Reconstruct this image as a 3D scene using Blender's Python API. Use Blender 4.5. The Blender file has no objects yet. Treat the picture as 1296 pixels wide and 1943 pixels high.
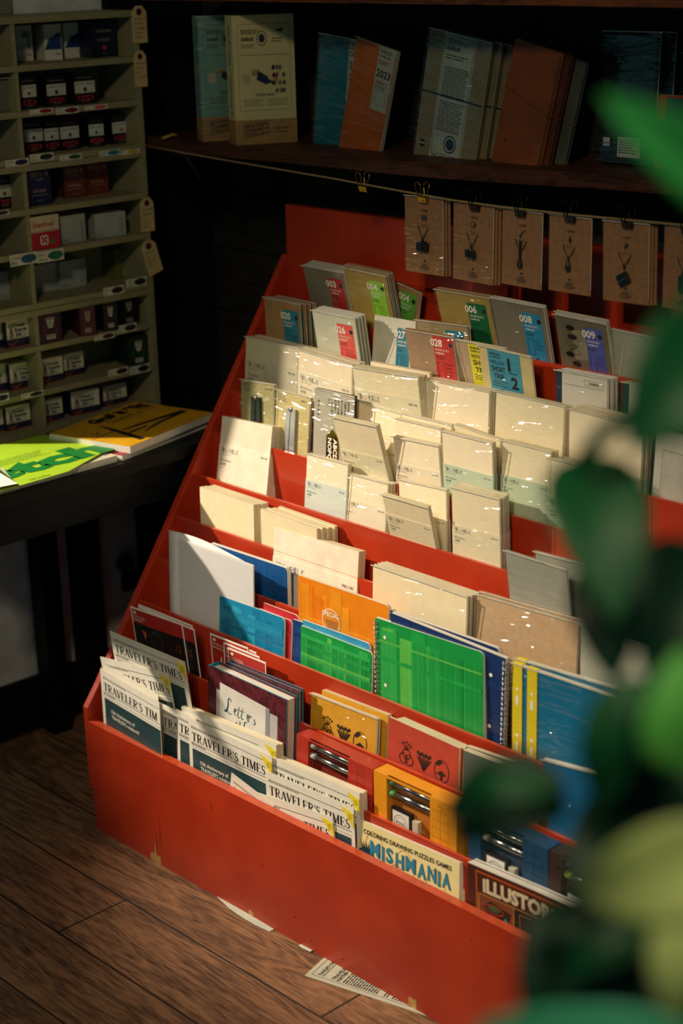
import bpy, bmesh, math, random
from mathutils import Vector, Matrix
random.seed(7)
PI = math.pi
S = bpy.context.scene
COL = S.collection
# ------------------------------------------------------------------ camera
FPX = 3292.28; CX, CY = 648.0, 971.5
CAM = Vector((2.46961, -1.66694, 1.6))
_a = Vector((-2650-CX, -40-CY, FPX)); _b = Vector((4300-CX, -220-CY, FPX))
RX = -_a.normalized(); RY = _b.normalized(); RZ = RX.cross(RY)
def to_world(d): return Vector((RX.dot(d), RY.dot(d), RZ.dot(d)))
def ray(p): return to_world(Vector((p[0]-CX, p[1]-CY, FPX))).normalized()
def atx(p, x): d = ray(p); return CAM+d*((x-CAM.x)/d.x)
def aty(p, y): d = ray(p); return CAM+d*((y-CAM.y)/d.y)
def atz(p, z): d = ray(p); return CAM+d*((z-CAM.z)/d.z)
def atd(p, dist): return CAM+ray(p)*dist
def onpl(p, q, n): d = ray(p); return CAM+d*((q-CAM).dot(n)/d.dot(n))
cam = bpy.data.objects.new('camera', bpy.data.cameras.new('camera')); COL.objects.link(cam)
cam.data.sensor_fit = 'VERTICAL'; cam.data.sensor_height = 36; cam.data.lens = FPX*36/1943
cam.location = CAM
r_ = to_world(Vector((1,0,0))); u_ = to_world(Vector((0,-1,0))); b_ = to_world(Vector((0,0,-1)))
cam.matrix_world = Matrix(((r_.x,u_.x,b_.x,CAM.x),(r_.y,u_.y,b_.y,CAM.y),(r_.z,u_.z,b_.z,CAM.z),(0,0,0,1)))
cam.data.clip_start = .02
cam.data.dof.use_dof = True; cam.data.dof.focus_distance = 2.9; cam.data.dof.aperture_fstop = 2.6
S.camera = cam
# ------------------------------------------------------------------ light
S.view_settings.view_transform = 'Standard'; S.view_settings.look = 'None'
S.view_settings.gamma = 1; S.view_settings.use_curve_mapping = False
S.view_settings.exposure = 0.0
W = bpy.data.worlds.new('world'); S.world = W; W.use_nodes = True
W.node_tree.nodes['Background'].inputs[0].default_value = (.22, .62, .72, 1)
W.node_tree.nodes['Background'].inputs[1].default_value = .10
def spot(name, loc, aim, power, color, angle, blend, rad):
    l = bpy.data.lights.new(name, 'SPOT'); l.energy = power; l.color = color
    l.spot_size = math.radians(angle); l.spot_blend = blend; l.shadow_soft_size = rad
    o = bpy.data.objects.new(name, l); COL.objects.link(o); o.location = loc
    o.rotation_euler = (Vector(aim)-Vector(loc)).to_track_quat('-Z', 'Y').to_euler(); return o
spot('spotlight_left', (-1.45, -1.10, 2.0), (.48, .18, .47), 440, (1, .82, .61), 29, .85, .03)
spot('spotlight_right', (1.9, -2.2, 2.5), (.58, .25, .62), 118, (1, .78, .50), 28, 1, .05)
spot('plant_fill_spot', (3.1, -1.6, 2.6), (2.15, -.95, 1.35), 55, (1, .88, .6), 28, .8, .05)  # added unseen spot that brightens the plant leaves
_l = bpy.data.lights.new('room_fill', 'POINT'); _l.energy = 52; _l.color = (1, .84, .58); _l.shadow_soft_size = .12  # added warm point fill, no visible source, lifts the cubby and shelf
_o = bpy.data.objects.new('room_fill', _l); COL.objects.link(_o); _o.location = (2.0, -1.9, 2.75)
# ------------------------------------------------------------------ materials
def lin(h):
    h = h.lstrip('#'); v = [int(h[i:i+2], 16)/255 for i in (0, 2, 4)]
    return tuple(((c+.055)/1.055)**2.4 if c > .04045 else c/12.92 for c in v)
MATS = {}
def mat(hexc, rough=.6, vary=.08, scale=30, bump=0, metal=0, coat=0, trans=0, stretch=(1,1,1), hex2=None, spec=.5):
    key = (hexc, rough, vary, scale, bump, metal, coat, trans, stretch, hex2, spec)
    if key in MATS: return MATS[key]
    m = bpy.data.materials.new('surface_'+hexc.strip('#')); m.use_nodes = True
    nt = m.node_tree; N = nt.nodes; L = nt.links; b = N['Principled BSDF']
    c = lin(hexc); c2 = lin(hex2) if hex2 else tuple(x*(1-vary) for x in c)
    c1 = c if hex2 else tuple(min(1, x*(1+vary)) for x in c)
    tc = N.new('ShaderNodeTexCoord'); mp = N.new('ShaderNodeMapping'); mp.inputs['Scale'].default_value = stretch
    nz = N.new('ShaderNodeTexNoise'); nz.inputs['Scale'].default_value = scale; nz.inputs['Detail'].default_value = 4
    L.new(tc.outputs['Object'], mp.inputs[0]); L.new(mp.outputs[0], nz.inputs['Vector'])
    cr = N.new('ShaderNodeValToRGB'); cr.color_ramp.elements[0].color = (*c2, 1); cr.color_ramp.elements[1].color = (*c1, 1)
    cr.color_ramp.elements[0].position = .35; cr.color_ramp.elements[1].position = .65
    L.new(nz.outputs[0], cr.inputs[0]); L.new(cr.outputs[0], b.inputs['Base Color'])
    b.inputs['Roughness'].default_value = rough; b.inputs['Metallic'].default_value = metal
    b.inputs['Specular IOR Level'].default_value = spec
    if coat: b.inputs['Coat Weight'].default_value = coat; b.inputs['Coat Roughness'].default_value = .12
    if bump:
        bp = N.new('ShaderNodeBump'); bp.inputs['Strength'].default_value = bump; bp.inputs['Distance'].default_value = .002
        L.new(nz.outputs[0], bp.inputs['Height']); L.new(bp.outputs[0], b.inputs['Normal'])
    MATS[key] = m; return m
def film_mat(name='clear_film', amt=.03, tint=(1, 1, 1), rough=.07):
    m = bpy.data.materials.new(name); m.use_nodes = True; nt = m.node_tree; N = nt.nodes; L = nt.links
    N.remove(N['Principled BSDF']); out = N['Material Output']
    t = N.new('ShaderNodeBsdfTransparent'); t.inputs[0].default_value = (*tint, 1)
    g = N.new('ShaderNodeBsdfGlossy'); g.inputs['Roughness'].default_value = rough; g.inputs[0].default_value = (.95, .95, .95, 1)
    tc = N.new('ShaderNodeTexCoord'); mp = N.new('ShaderNodeMapping'); mp.inputs['Scale'].default_value = (1, 1, 5.5)
    mp.inputs['Rotation'].default_value = (0, .35, 0)
    nz = N.new('ShaderNodeTexNoise'); nz.inputs['Scale'].default_value = 7; nz.inputs['Detail'].default_value = 2.5; nz.inputs['Distortion'].default_value = 1.4
    bp = N.new('ShaderNodeBump'); bp.inputs['Strength'].default_value = 1; bp.inputs['Distance'].default_value = .012
    L.new(tc.outputs['Object'], mp.inputs[0]); L.new(mp.outputs[0], nz.inputs['Vector']); L.new(nz.outputs[0], bp.inputs['Height'])
    L.new(bp.outputs[0], g.inputs['Normal'])
    mx = N.new('ShaderNodeMixShader'); mx.inputs[0].default_value = amt
    L.new(t.outputs[0], mx.inputs[1]); L.new(g.outputs[0], mx.inputs[2]); L.new(mx.outputs[0], out.inputs[0]); return m
FILM = film_mat(); FILMH = film_mat('clear_film_thick', .09, (.97, .98, .95))
RED = mat('#b83614', .42, .10, 9, .25, coat=.25, hex2='#a82c10', stretch=(1, 1, 1))
REDE = mat('#c04a26', .38, .12, 40, .3, coat=.2)
RAWWOOD = mat('#c09352', .8, .2, 120)
PAPER = mat('#ece6d6', .8, .03, 60); WHITE = mat('#eceae6', .75, .02, 60); CREAM = mat('#efe3c6', .75, .03, 50)
PAGES = mat('#d9cdae', .9, .12, 400, .3, stretch=(.03, 1, .03)); PAGESW = mat('#dcd9d0', .9, .12, 400, .3, stretch=(.03, 1, .03))
SLV = mat('#e4ddc4', .6, .02, 50); SLVG = mat('#bccdb8', .6, .02, 50); SLVB = mat('#cdd9d4', .6, .02, 50)
KRAFT = mat('#9b7448', .75, .14, 90, .2); KRAFTD = mat('#a88a56', .7, .14, 12); KRAFTP = mat('#c9a887', .7, .06, 80)
INK = mat('#15191b', .6, .1, 60); INKG = mat('#4a4c4a', .6, .1, 60); INKW = mat('#f3efe4', .6, .03, 60)
INKP = mat('#9a9484', .7, .1, 60); NAVY = mat('#0d2340', .6, .1, 60); TEALP = mat('#1f4148', .55, .12, 25)
YEL = mat('#efd92a', .55, .04, 40); GOLD = mat('#b8923c', .25, .1, 50, metal=1); STEEL = mat('#b7b9b8', .22, .1, 50, metal=1)
BLACK = mat('#0d0f10', .45, .1, 60); WIREB = mat('#1c1a18', .3, .1, 50, metal=.8)
def wood(name, dark, light, plank=None, rough=.5, dirx=True, gap=.003, off=0, bump=.25):
    m = bpy.data.materials.new(name); m.use_nodes = True; nt = m.node_tree; N = nt.nodes; L = nt.links; b = N['Principled BSDF']
    tc = N.new('ShaderNodeTexCoord'); mp = N.new('ShaderNodeMapping')
    mp.inputs['Scale'].default_value = (1.1, 9, 9) if dirx else (9, 1.1, 9)
    L.new(tc.outputs['Object'], mp.inputs[0])
    nz = N.new('ShaderNodeTexNoise'); nz.inputs['Scale'].default_value = 2.2; nz.inputs['Detail'].default_value = 6; nz.inputs['Distortion'].default_value = 1.6
    n2 = N.new('ShaderNodeTexNoise'); n2.inputs['Scale'].default_value = 26; n2.inputs['Detail'].default_value = 5
    L.new(mp.outputs[0], nz.inputs['Vector']); L.new(mp.outputs[0], n2.inputs['Vector'])
    sp = N.new('ShaderNodeMath'); sp.operation = 'MULTIPLY'; sp.inputs[1].default_value = 9
    fr = N.new('ShaderNodeMath'); fr.operation = 'PINGPONG'; fr.inputs[1].default_value = 1
    L.new(nz.outputs[0], sp.inputs[0]); L.new(sp.outputs[0], fr.inputs[0])
    ad = N.new('ShaderNodeMath'); ad.operation = 'ADD'; ml = N.new('ShaderNodeMath'); ml.operation = 'MULTIPLY'; ml.inputs[1].default_value = .38
    L.new(fr.outputs[0], ml.inputs[0]); L.new(ml.outputs[0], ad.inputs[0]); L.new(n2.outputs[0], ad.inputs[1])
    cr = N.new('ShaderNodeValToRGB'); cr.color_ramp.elements[0].color = (*lin(dark), 1); cr.color_ramp.elements[1].color = (*lin(light), 1)
    cr.color_ramp.elements[0].position = .38; cr.color_ramp.elements[1].position = .95
    L.new(ad.outputs[0], cr.inputs[0]); last = cr.outputs[0]
    bp = N.new('ShaderNodeBump'); bp.inputs['Strength'].default_value = bump; bp.inputs['Distance'].default_value = .003
    L.new(ad.outputs[0], bp.inputs['Height']); L.new(bp.outputs[0], b.inputs['Normal'])
    if plank:
        bk = N.new('ShaderNodeTexBrick'); bk.inputs['Color1'].default_value = (1, 1, 1, 1); bk.inputs['Color2'].default_value = (.8, .8, .8, 1)
        bk.inputs['Mortar'].default_value = (.08, .1, .1, 1); bk.inputs['Scale'].default_value = 1
        bk.inputs['Brick Width'].default_value = 1.25; bk.inputs['Row Height'].default_value = plank; bk.inputs['Mortar Size'].default_value = gap
        bk.offset = .4
        m3 = N.new('ShaderNodeMapping'); m3.inputs['Location'].default_value = off if isinstance(off, tuple) else (0, off, 0)
        if name == 'plank_wall': m3.inputs['Rotation'].default_value = (PI/2, 0, 0)
        L.new(tc.outputs['Object'], m3.inputs[0]); L.new(m3.outputs[0], bk.inputs['Vector'])
        mx = N.new('ShaderNodeMix'); mx.data_type = 'RGBA'; mx.blend_type = 'MULTIPLY'; mx.inputs[0].default_value = 1
        L.new(last, mx.inputs[6]); L.new(bk.outputs[0], mx.inputs[7]); last = mx.outputs[2]
    L.new(last, b.inputs['Base Color']); b.inputs['Roughness'].default_value = rough; b.inputs['Specular IOR Level'].default_value = .12 if name in ('table_wood', 'post_wood') else .4; return m
FLOORM = wood('plank_floor', '#4c3425', '#a47a58', plank=.145, off=(-.748, .262, 0), rough=.5, gap=.0022)
WALLM = wood('plank_wall', '#1c1915', '#373028', plank=.135, rough=.75, off=(0, .02, 0))
SHELFM = wood('shelf_wood', '#24110d', '#56301f', rough=.55)
TABLEM = wood('table_wood', '#070b0d', '#11181a', rough=.4, dirx=False, bump=.1)
TIMBER = wood('post_wood', '#0b0d0e', '#161a1b', rough=.6, bump=.1)
CUBBYM = mat('#8d8866', .6, .08, 30, .1, stretch=(6, 1, 6)); CUBBYIN = CUBBYM
# ------------------------------------------------------------------ mesh builder
TXT = {}
def text_geo(s, bold=0, res=2, sp=1.0):
    k = (s, bold, res, sp)
    if k in TXT: return TXT[k]
    cu = bpy.data.curves.new('lettering', 'FONT'); cu.body = s; cu.resolution_u = res; cu.offset = bold; cu.space_character = sp
    o = bpy.data.objects.new('lettering', cu); COL.objects.link(o)
    dg = bpy.context.evaluated_depsgraph_get(); me = o.evaluated_get(dg).to_mesh()
    vs = [(v.co.x, v.co.y) for v in me.vertices]; fs = [tuple(p.vertices) for p in me.polygons]
    o.evaluated_get(dg).to_mesh_clear(); bpy.data.objects.remove(o); bpy.data.curves.remove(cu)
    if vs:
        x0 = min(v[0] for v in vs); x1 = max(v[0] for v in vs); vs = [(v[0]-x0, v[1]) for v in vs]; wd = x1-x0
    else: wd = 0
    TXT[k] = (vs, fs, wd); return TXT[k]
def arc(cx, cy, rx, ry, a0, a1, n=10):
    return [(cx+rx*math.cos(math.radians(a0+(a1-a0)*i/n)), cy+ry*math.sin(math.radians(a0+(a1-a0)*i/n))) for i in range(n+1)]
# serif capitals: list of (polyline, start width, mid width, end width), advance width
TH, TN = .215, .075
def ser(x, y, w=.34): return ([(x-w/2, y), (x+w/2, y)], .05, .05, .05)
GL = {
 'T': ([([(.36, .02), (.36, .98)], TH, TH, TH), ([(.02, .965), (.70, .965)], .07, .07, .07), ([(.035, .98), (.035, .72)], .06, .05, .03), ([(.685, .98), (.685, .72)], .06, .05, .03), ser(.36, .025)], .74),
 'R': ([([(.16, .02), (.16, .98)], TH, TH, TH), ([(.16, .97)]+arc(.38, .735, .22, .235, 90, -90, 10)+[(.16, .5)], TN, .16, TN), ([(.36, .5), (.66, .03)], .12, .16, .14), ser(.16, .025), ser(.10, .975, .2), ser(.69, .025, .18)], .8),
 'A': ([([(.06, .02), (.37, .98)], TN, TN, TN), ([(.37, .98), (.68, .02)], TH, TH, TH), ([(.17, .33), (.56, .33)], .05, .05, .05), ser(.07, .025, .24), ser(.67, .025, .28)], .74),
 'V': ([([(.08, .98), (.38, .02)], TH, TH, TH), ([(.38, .02), (.67, .98)], TN, TN, TN), ser(.1, .975, .28), ser(.66, .975, .24)], .74),
 'E': ([([(.16, .02), (.16, .98)], TH, TH, TH), ([(.05, .97), (.6, .97)], .06, .06, .06), ([(.05, .03), (.63, .03)], .06, .06, .06), ([(.16, .5), (.46, .5)], .06, .06, .06), ([(.59, .98), (.59, .74)], .06, .05, .03), ([(.62, .02), (.62, .27)], .06, .05, .03), ([(.46, .38), (.46, .62)], .05, .05, .05)], .7),
 'L': ([([(.16, .02), (.16, .98)], TH, TH, TH), ([(.05, .03), (.6, .03)], .06, .06, .06), ([(.59, .02), (.59, .29)], .06, .05, .03), ser(.16, .975)], .66),
 'I': ([([(.16, .02), (.16, .98)], TH, TH, TH), ser(.16, .975), ser(.16, .025)], .36),
 'M': ([([(.11, .02), (.11, .98)], TN, TN, TN), ([(.13, .98), (.44, .02)], TH, TH, TH), ([(.44, .02), (.76, .98)], TN, TN, TN), ([(.78, .02), (.78, .98)], TH, TH, TH), ser(.12, .025, .24), ser(.78, .025), ser(.1, .975, .24), ser(.79, .975, .3)], .94),
 'S': ([(arc(.29, .73, .19, .225, 30, 262, 10)+arc(.29, .27, .2, .235, 86, -150, 12), .05, .19, .05), ([(.5, .98), (.5, .7)], .05, .04, .02), ([(.07, .02), (.07, .32)], .05, .04, .02)], .58),
 "'": ([([(.08, .98), (.08, .66)], .14, .1, .03)], .18), ' ': ([], .34),
}
class MB:
    def __init__(s): s.v = []; s.f = []; s.m = []; s.mats = []; s.T = Matrix.Identity(4)
    def mi(s, m):
        if m not in s.mats: s.mats.append(m)
        return s.mats.index(m)
    def add(s, vs, fs, m):
        o = len(s.v); s.v += [s.T @ Vector(p) for p in vs]; k = s.mi(m)
        for f in fs: s.f.append(tuple(i+o for i in f)); s.m.append(k)
    def box(s, x0, y0, z0, x1, y1, z1, m, sides=None, top=None, front=None):
        vs = [(x0,y0,z0),(x1,y0,z0),(x1,y1,z0),(x0,y1,z0),(x0,y0,z1),(x1,y0,z1),(x1,y1,z1),(x0,y1,z1)]
        s.add(vs, [(0,3,2,1)], sides or m); s.add(vs, [(4,5,6,7)], top or sides or m); s.add(vs, [(0,1,5,4)], front or m)
        s.add(vs, [(2,3,7,6)], m); s.add(vs, [(1,2,6,5),(3,0,4,7)], sides or m)
    def poly(s, pts, m, y=-.0004, y2=None):
        n = len(pts); s.add([(p[0], y, p[1]) for p in pts], [tuple(range(n))], m)
        if y2 is not None:
            s.add([(p[0], y2, p[1]) for p in pts], [tuple(reversed(range(n)))], m)
            s.add([(p[0], y, p[1]) for p in pts]+[(p[0], y2, p[1]) for p in pts], [(i, n+i, n+(i+1) % n, (i+1) % n) for i in range(n)], m)
    def rect(s, x0, z0, x1, z1, m, y=-.0004): s.poly([(x0,z0),(x1,z0),(x1,z1),(x0,z1)], m, y)
    def frame(s, x0, z0, x1, z1, t, m, y=-.0004):
        s.rect(x0,z0,x1,z0+t,m,y); s.rect(x0,z1-t,x1,z1,m,y); s.rect(x0,z0,x0+t,z1,m,y); s.rect(x1-t,z0,x1,z1,m,y)
    def disc(s, x, z, r, m, y=-.0004, n=16, rz=None):
        s.poly([(x+r*math.cos(2*PI*i/n), z+(rz or r)*math.sin(2*PI*i/n)) for i in range(n)], m, y)
    def ring(s, x, z, r, t, m, y=-.0004, n=20, rz=None):
        rz = rz or r; s.stroke([(x+r*math.cos(2*PI*i/n), z+rz*math.sin(2*PI*i/n)) for i in range(n+1)], t, t, t, m, y)
    def stroke(s, pts, w0, w1, w2, m, y=-.0004):
        n = len(pts); L = []
        for i, p in enumerate(pts):
            a = pts[max(0, i-1)]; b = pts[min(n-1, i+1)]; dx, dz = b[0]-a[0], b[1]-a[1]; l = math.hypot(dx, dz) or 1
            t = i/(n-1); w = (w0+(w1-w0)*t*2 if t < .5 else w1+(w2-w1)*(t*2-1))/2
            L += [(p[0]-dz/l*w, y, p[1]+dx/l*w), (p[0]+dz/l*w, y, p[1]-dx/l*w)]
        s.add(L, [(2*i, 2*i+1, 2*i+3, 2*i+2) for i in range(n-1)], m)
    def text(s, t, x, z, size, m, y=-.0004, bold=0, rot=0, align='l', maxw=None, sx=1, shear=0):
        vs, fs, wd = text_geo(t, bold, 1 if size < .006 else 2)
        if not vs: return
        k = size/.7; kx = k*sx
        if maxw and wd*kx > maxw: kx = maxw/wd
        ox = {'l': 0, 'c': -wd/2, 'r': -wd}[align]; c, sn = math.cos(rot), math.sin(rot); out = []
        for a, b in vs:
            X = (a+ox)*kx+b*k*shear; Z = b*k; out.append((x+X*c-Z*sn, y, z+X*sn+Z*c))
        s.add(out, fs, m)
    def serif(s, t, x, z, size, m, y=-.0004, sx=1, rot=0, tilt=0):
        c, sn = math.cos(rot), math.sin(rot); pen = 0
        for ch in t:
            g, adv = GL[ch]
            for pl, a, b, d in g:
                n0 = len(s.v); s.stroke([(pen*sx*size+p[0]*size*sx, p[1]*size) for p in pl], a*size*.95, b*size*.95, d*size*.95, m, y)
                if True:
                    for i in range(n0, len(s.v)):
                        q = s.T.inverted() @ s.v[i] if s.T != Matrix.Identity(4) else s.v[i]
                        s.v[i] = s.T @ Vector((x+q.x*c-q.z*sn, q.y, z+q.x*sn+q.z*c))
            pen += adv+.06
        return pen*size*sx
    def lines(s, x0, x1, z1, z0, n, m, y=-.0004, t=.35, rag=.3, seed=1):
        r = random.Random(seed); st = (z1-z0)/n
        for i in range(n):
            z = z1-st*i; x = x0; xe = x1-(x1-x0)*rag*r.random()
            while x < xe:
                w = min(xe-x, (.4+r.random()*1.3)*st*1.6); s.rect(x, z-st*t, x+w, z, m, y); x += w+st*.35
    def tube(s, pts, r, m, n=6, closed=False):
        pts = [Vector(p) for p in pts]; N = len(pts); ring = []
        for i, p in enumerate(pts):
            a = pts[(i-1) % N] if closed or i else p; b = pts[(i+1) % N] if closed or i < N-1 else p
            d = (b-a).normalized() if (b-a).length > 1e-9 else Vector((0,0,1))
            e = d.cross(Vector((0,0,1)) if abs(d.z) < .9 else Vector((1,0,0))).normalized(); g = d.cross(e)
            ring += [tuple(p+e*r*math.cos(2*PI*k/n)+g*r*math.sin(2*PI*k/n)) for k in range(n)]
        fs = []
        for i in range(N if closed else N-1):
            j = (i+1) % N
            for k in range(n): fs.append((i*n+k, i*n+(k+1) % n, j*n+(k+1) % n, j*n+k))
        if not closed: fs += [tuple(reversed(range(n))), tuple(range((N-1)*n, N*n))]
        s.add(ring, fs, m)
    def cyl(s, c, axis, r, l, m, n=20, r2=None):
        c = Vector(c); a = Vector(axis).normalized(); e = a.cross(Vector((0,0,1)) if abs(a.z) < .9 else Vector((1,0,0))).normalized(); g = a.cross(e); r2 = r if r2 is None else r2
        vs = [tuple(c+e*r*math.cos(2*PI*k/n)+g*r*math.sin(2*PI*k/n)) for k in range(n)]+[tuple(c+a*l+e*r2*math.cos(2*PI*k/n)+g*r2*math.sin(2*PI*k/n)) for k in range(n)]
        s.add(vs, [(k, (k+1) % n, n+(k+1) % n, n+k) for k in range(n)]+[tuple(reversed(range(n))), tuple(range(n, 2*n))], m)
    def build(s, name, parent=None, M=None, smooth=False, bevel=0):
        me = bpy.data.meshes.new(name); me.from_pydata([tuple(v) for v in s.v], [], s.f)
        for m in s.mats: me.materials.append(m)
        for p, k in zip(me.polygons, s.m): p.material_index = k; p.use_smooth = smooth
        me.update(); o = bpy.data.objects.new(name, me); COL.objects.link(o)
        if parent: o.parent = parent
        if M is not None: o.matrix_world = M if not parent else M
        if bevel:
            b = o.modifiers.new('bevel', 'BEVEL'); b.width = bevel; b.segments = 2; b.limit_method = 'ANGLE'
        return o
def tag(o, label=None, cat=None, group=None, kind=None):
    for k, v in (('label', label), ('category', cat), ('group', group), ('kind', kind)):
        if v: o[k] = v
    return o
def empty(name, M, label, cat, group=None):
    o = bpy.data.objects.new(name, None); COL.objects.link(o); o.matrix_world = M; o.empty_display_size = .02
    return tag(o, label, cat, group)
ORD = ['front of stack', 'second in stack', 'third in stack', 'fourth in stack', 'fifth in stack', 'sixth in stack']
# ------------------------------------------------------------------ the room
def slab(name, x0, y0, z0, x1, y1, z1, m):
    b = MB(); b.box(x0, y0, z0, x1, y1, z1, m); return tag(b.build(name), kind='structure')
slab('floor', -1.2, -2.6, -.05, 3.2, .76, 0, FLOORM)
slab('wall_back', -1.2, .72, 0, 3.2, .80, 2.9, WALLM)
PLASTER = mat('#d9dcd6', .9, .12, 25, .3)
slab('wall_left', -.56, .0, 0, -.46, .72, 2.9, PLASTER)
slab('baseboard_left', -.46, .0, 0, -.445, .71, .12, TIMBER)
p0 = atx((133, 1100), -.455); p1 = atx((185, 1080), -.455)
slab('trim_1', -.46, p0.y, .12, -.44, p1.y, .66, TIMBER)
p2 = atx((263, 1050), -.455)
slab('trim_2', -.46, p2.y, .12, -.44, .715, 1.6, TIMBER)
slab('ceiling', -1.2, -2.6, 2.9, 3.2, .80, 2.95, mat('#2a2724', .9))
# ------------------------------------------------------------------ the red display rack
YD = [0, .034, .083, .133, .182, .231, .280, .330, .379, .428, .478, .535]
ZT = [.2235]+[.2334+1.4515*y for y in YD[1:]]
ZF = [.10, .13]+[z-.125 for z in ZT[2:]]
RW = 1.25
rack = empty('display_rack', Matrix.Identity(4), 'red painted stepped wooden display rack holding rows of notebooks and papers', 'display rack')
def side(x0, x1):
    prof = [(.002, .085), (.001, .249), (.03, .287), (.535, 1.0203), (.555, 1.0203), (.555, .0), (.10, .0), (.10, .085)]
    b = MB(); n = len(prof); vs = [(x0, p[0], p[1]) for p in prof]+[(x1, p[0], p[1]) for p in prof]
    b.add(vs, [tuple(range(n)), tuple(reversed(range(n, 2*n)))]+[(i, n+i, n+(i+1) % n, (i+1) % n) for i in range(n)], RED)
    return b.build('side_panel', rack, bevel=.0012)
side(-.015, -.0003); side(RW, RW+.015)
b = MB(); b.box(0, 0, .0, RW, .016, ZT[0], RED, top=REDE)
def chip(px, w, h, spike=False):
    p = aty(px, 0); r = random.Random(int(p.x*1000)); pts = [(p.x-w/2, .0005), (p.x+w/2, .0005), (p.x+w/2, h*.9), (p.x+w*.3, h), (p.x+w*.2, h*.85)]
    if spike: pts += [(p.x+.003, h*1.1), (p.x+.001, h*2.6), (p.x-.002, h*1.0)]
    pts += [(p.x-w*.3, h), (p.x-w/2, h*.8)]
    b.poly(pts, RAWWOOD)
chip((297, 1640), .030, .018, True); chip((477, 1735), .013, .013); chip((783, 1900), .018, .020)
DK = mat('#5a1a0e', .7, .1, 60)
for px, l in (((297, 1600), .05), ((303, 1580), .065), ((400, 1530), .02)):
    p = aty(px, 0); b.stroke([(p.x, p.z-l/2), (p.x+.0012, p.z), (p.x, p.z+l/2)], .0003, .0012, .0003, DK, -.0005)
for px in ((497, 1643), (590, 1785), (893, 1785), (650, 1820), (460, 1700), (560, 1740)):
    p = aty(px, 0); b.disc(p.x, p.z, .0015, DK, -.0005, 8)
b.build('front_panel', rack, bevel=.0015)
b = MB(); b.box(0, .535, .0, RW, .551, 1.116, RED); b.build('back_panel', rack, bevel=.001)
for k in range(1, 11):
    b = MB(); b.box(.0005, YD[k], ZF[k]-.02, RW-.0005, YD[k]+.006, ZT[k], RED, top=REDE); b.build('divider', rack, bevel=.0008)
for k in range(0, 11):
    y0 = YD[k]+(.016 if k == 0 else .006)
    b = MB(); b.box(.0005, y0, ZF[k]-.008, RW-.0005, YD[k+1], ZF[k], RED); b.build('slot_floor', rack)
# ------------------------------------------------------------------ placing flat goods
def plane(slot, lean, yaw, off, p):
    a, w = math.radians(lean), math.radians(yaw)
    h = Vector((math.cos(w), math.sin(w), 0)); back = Vector((-math.sin(w), math.cos(w), 0))
    v = Vector((0, 0, 1))*math.cos(a)+back*math.sin(a); n = v.cross(h).normalized()*-1
    n = h.cross(v).normalized()
    ya = YD[slot]+(.017 if slot == 0 else .007)+off
    za = ZT[slot] if lean < 0 else ZF[slot]
    q = Vector((0, ya, za))
    if yaw:   # turn about the left edge
        x = aty(p, ya).x; q = Vector((x, ya, za))
    return q, n, h, v
def solve(slot, TL, TR, BL=None, BR=None, lean=None, yaw=0, off=0, size=None):
    def frame(l):
        q, n, h, v = plane(slot, l, yaw, off, TL)
        A, B = onpl(TL, q, n), onpl(TR, q, n); u = (B-A).normalized(); up = (v-u*v.dot(u)).normalized(); return q, n, A, B, u, up
    if lean is None:
        best = None
        for i in range(-150, 151):
            l = i/10; q, n, A, B, u, up = frame(l)
            e = (onpl(BL, q, n)-A).dot(u) if BL else (onpl(BR, q, n)-B).dot(u)
            if best is None or abs(e) < best[0]: best = (abs(e), l)
        lean = best[1]
    q, n, A, B, u, up = frame(lean)
    w = (B-A).length; zl = min(A.z, B.z); h = (zl-ZF[slot])/up.z
    if size: h = min(h, size)
    o = A-up*h; y = up.cross(u)
    return Matrix(((u.x, y.x, up.x, o.x), (u.y, y.y, up.y, o.y), (u.z, y.z, up.z, o.z), (0, 0, 0, 1))), w, h, lean
LOG = []
def goods(name, label, cat, slot, TL, TR, make, t=.004, n=1, step=None, dx=0, dz=0, group=None, jit=.0012, plain=None, bodyname='cover', labels=None, **kw):
    """one flat thing standing in a slot, and the copies stacked behind it"""
    M, w, h, lean = solve(slot, TL, TR, **kw); LOG.append((name, slot, round(lean, 1), round(w, 3), round(h, 3)))
    st = step if step is not None else t+.0012; rr = random.Random(int(TL[0]*7+TL[1])); proto = None; res = []
    for i in range(n):
        Mi = M @ Matrix.Translation((dx*i+(rr.uniform(-jit, jit) if i else 0), st*i, (dz*i-rr.random()*jit*1.5 if i else 0)))
        lab = label if n == 1 else label+', '+ORD[i]
        if i < 2 and not (i and proto):
            o = make(name, Mi, w, h, t, lab, cat, group if n == 1 else (group or 'stacked '+cat+'s')); proto = o
        else:
            o = proto.copy(); COL.objects.link(o); o.matrix_world = Mi; o['label'] = lab
            for ch in proto.children:
                c = ch.copy(); COL.objects.link(c); c.parent = o; c.matrix_parent_inverse = ch.matrix_parent_inverse.copy(); c.matrix_basis = ch.matrix_basis.copy()
        res.append(o)
    return res
def child(b, name, root, bevel=0, smooth=False):
    o = b.build(name, bevel=bevel, smooth=smooth); o.parent = root; return o
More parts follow.
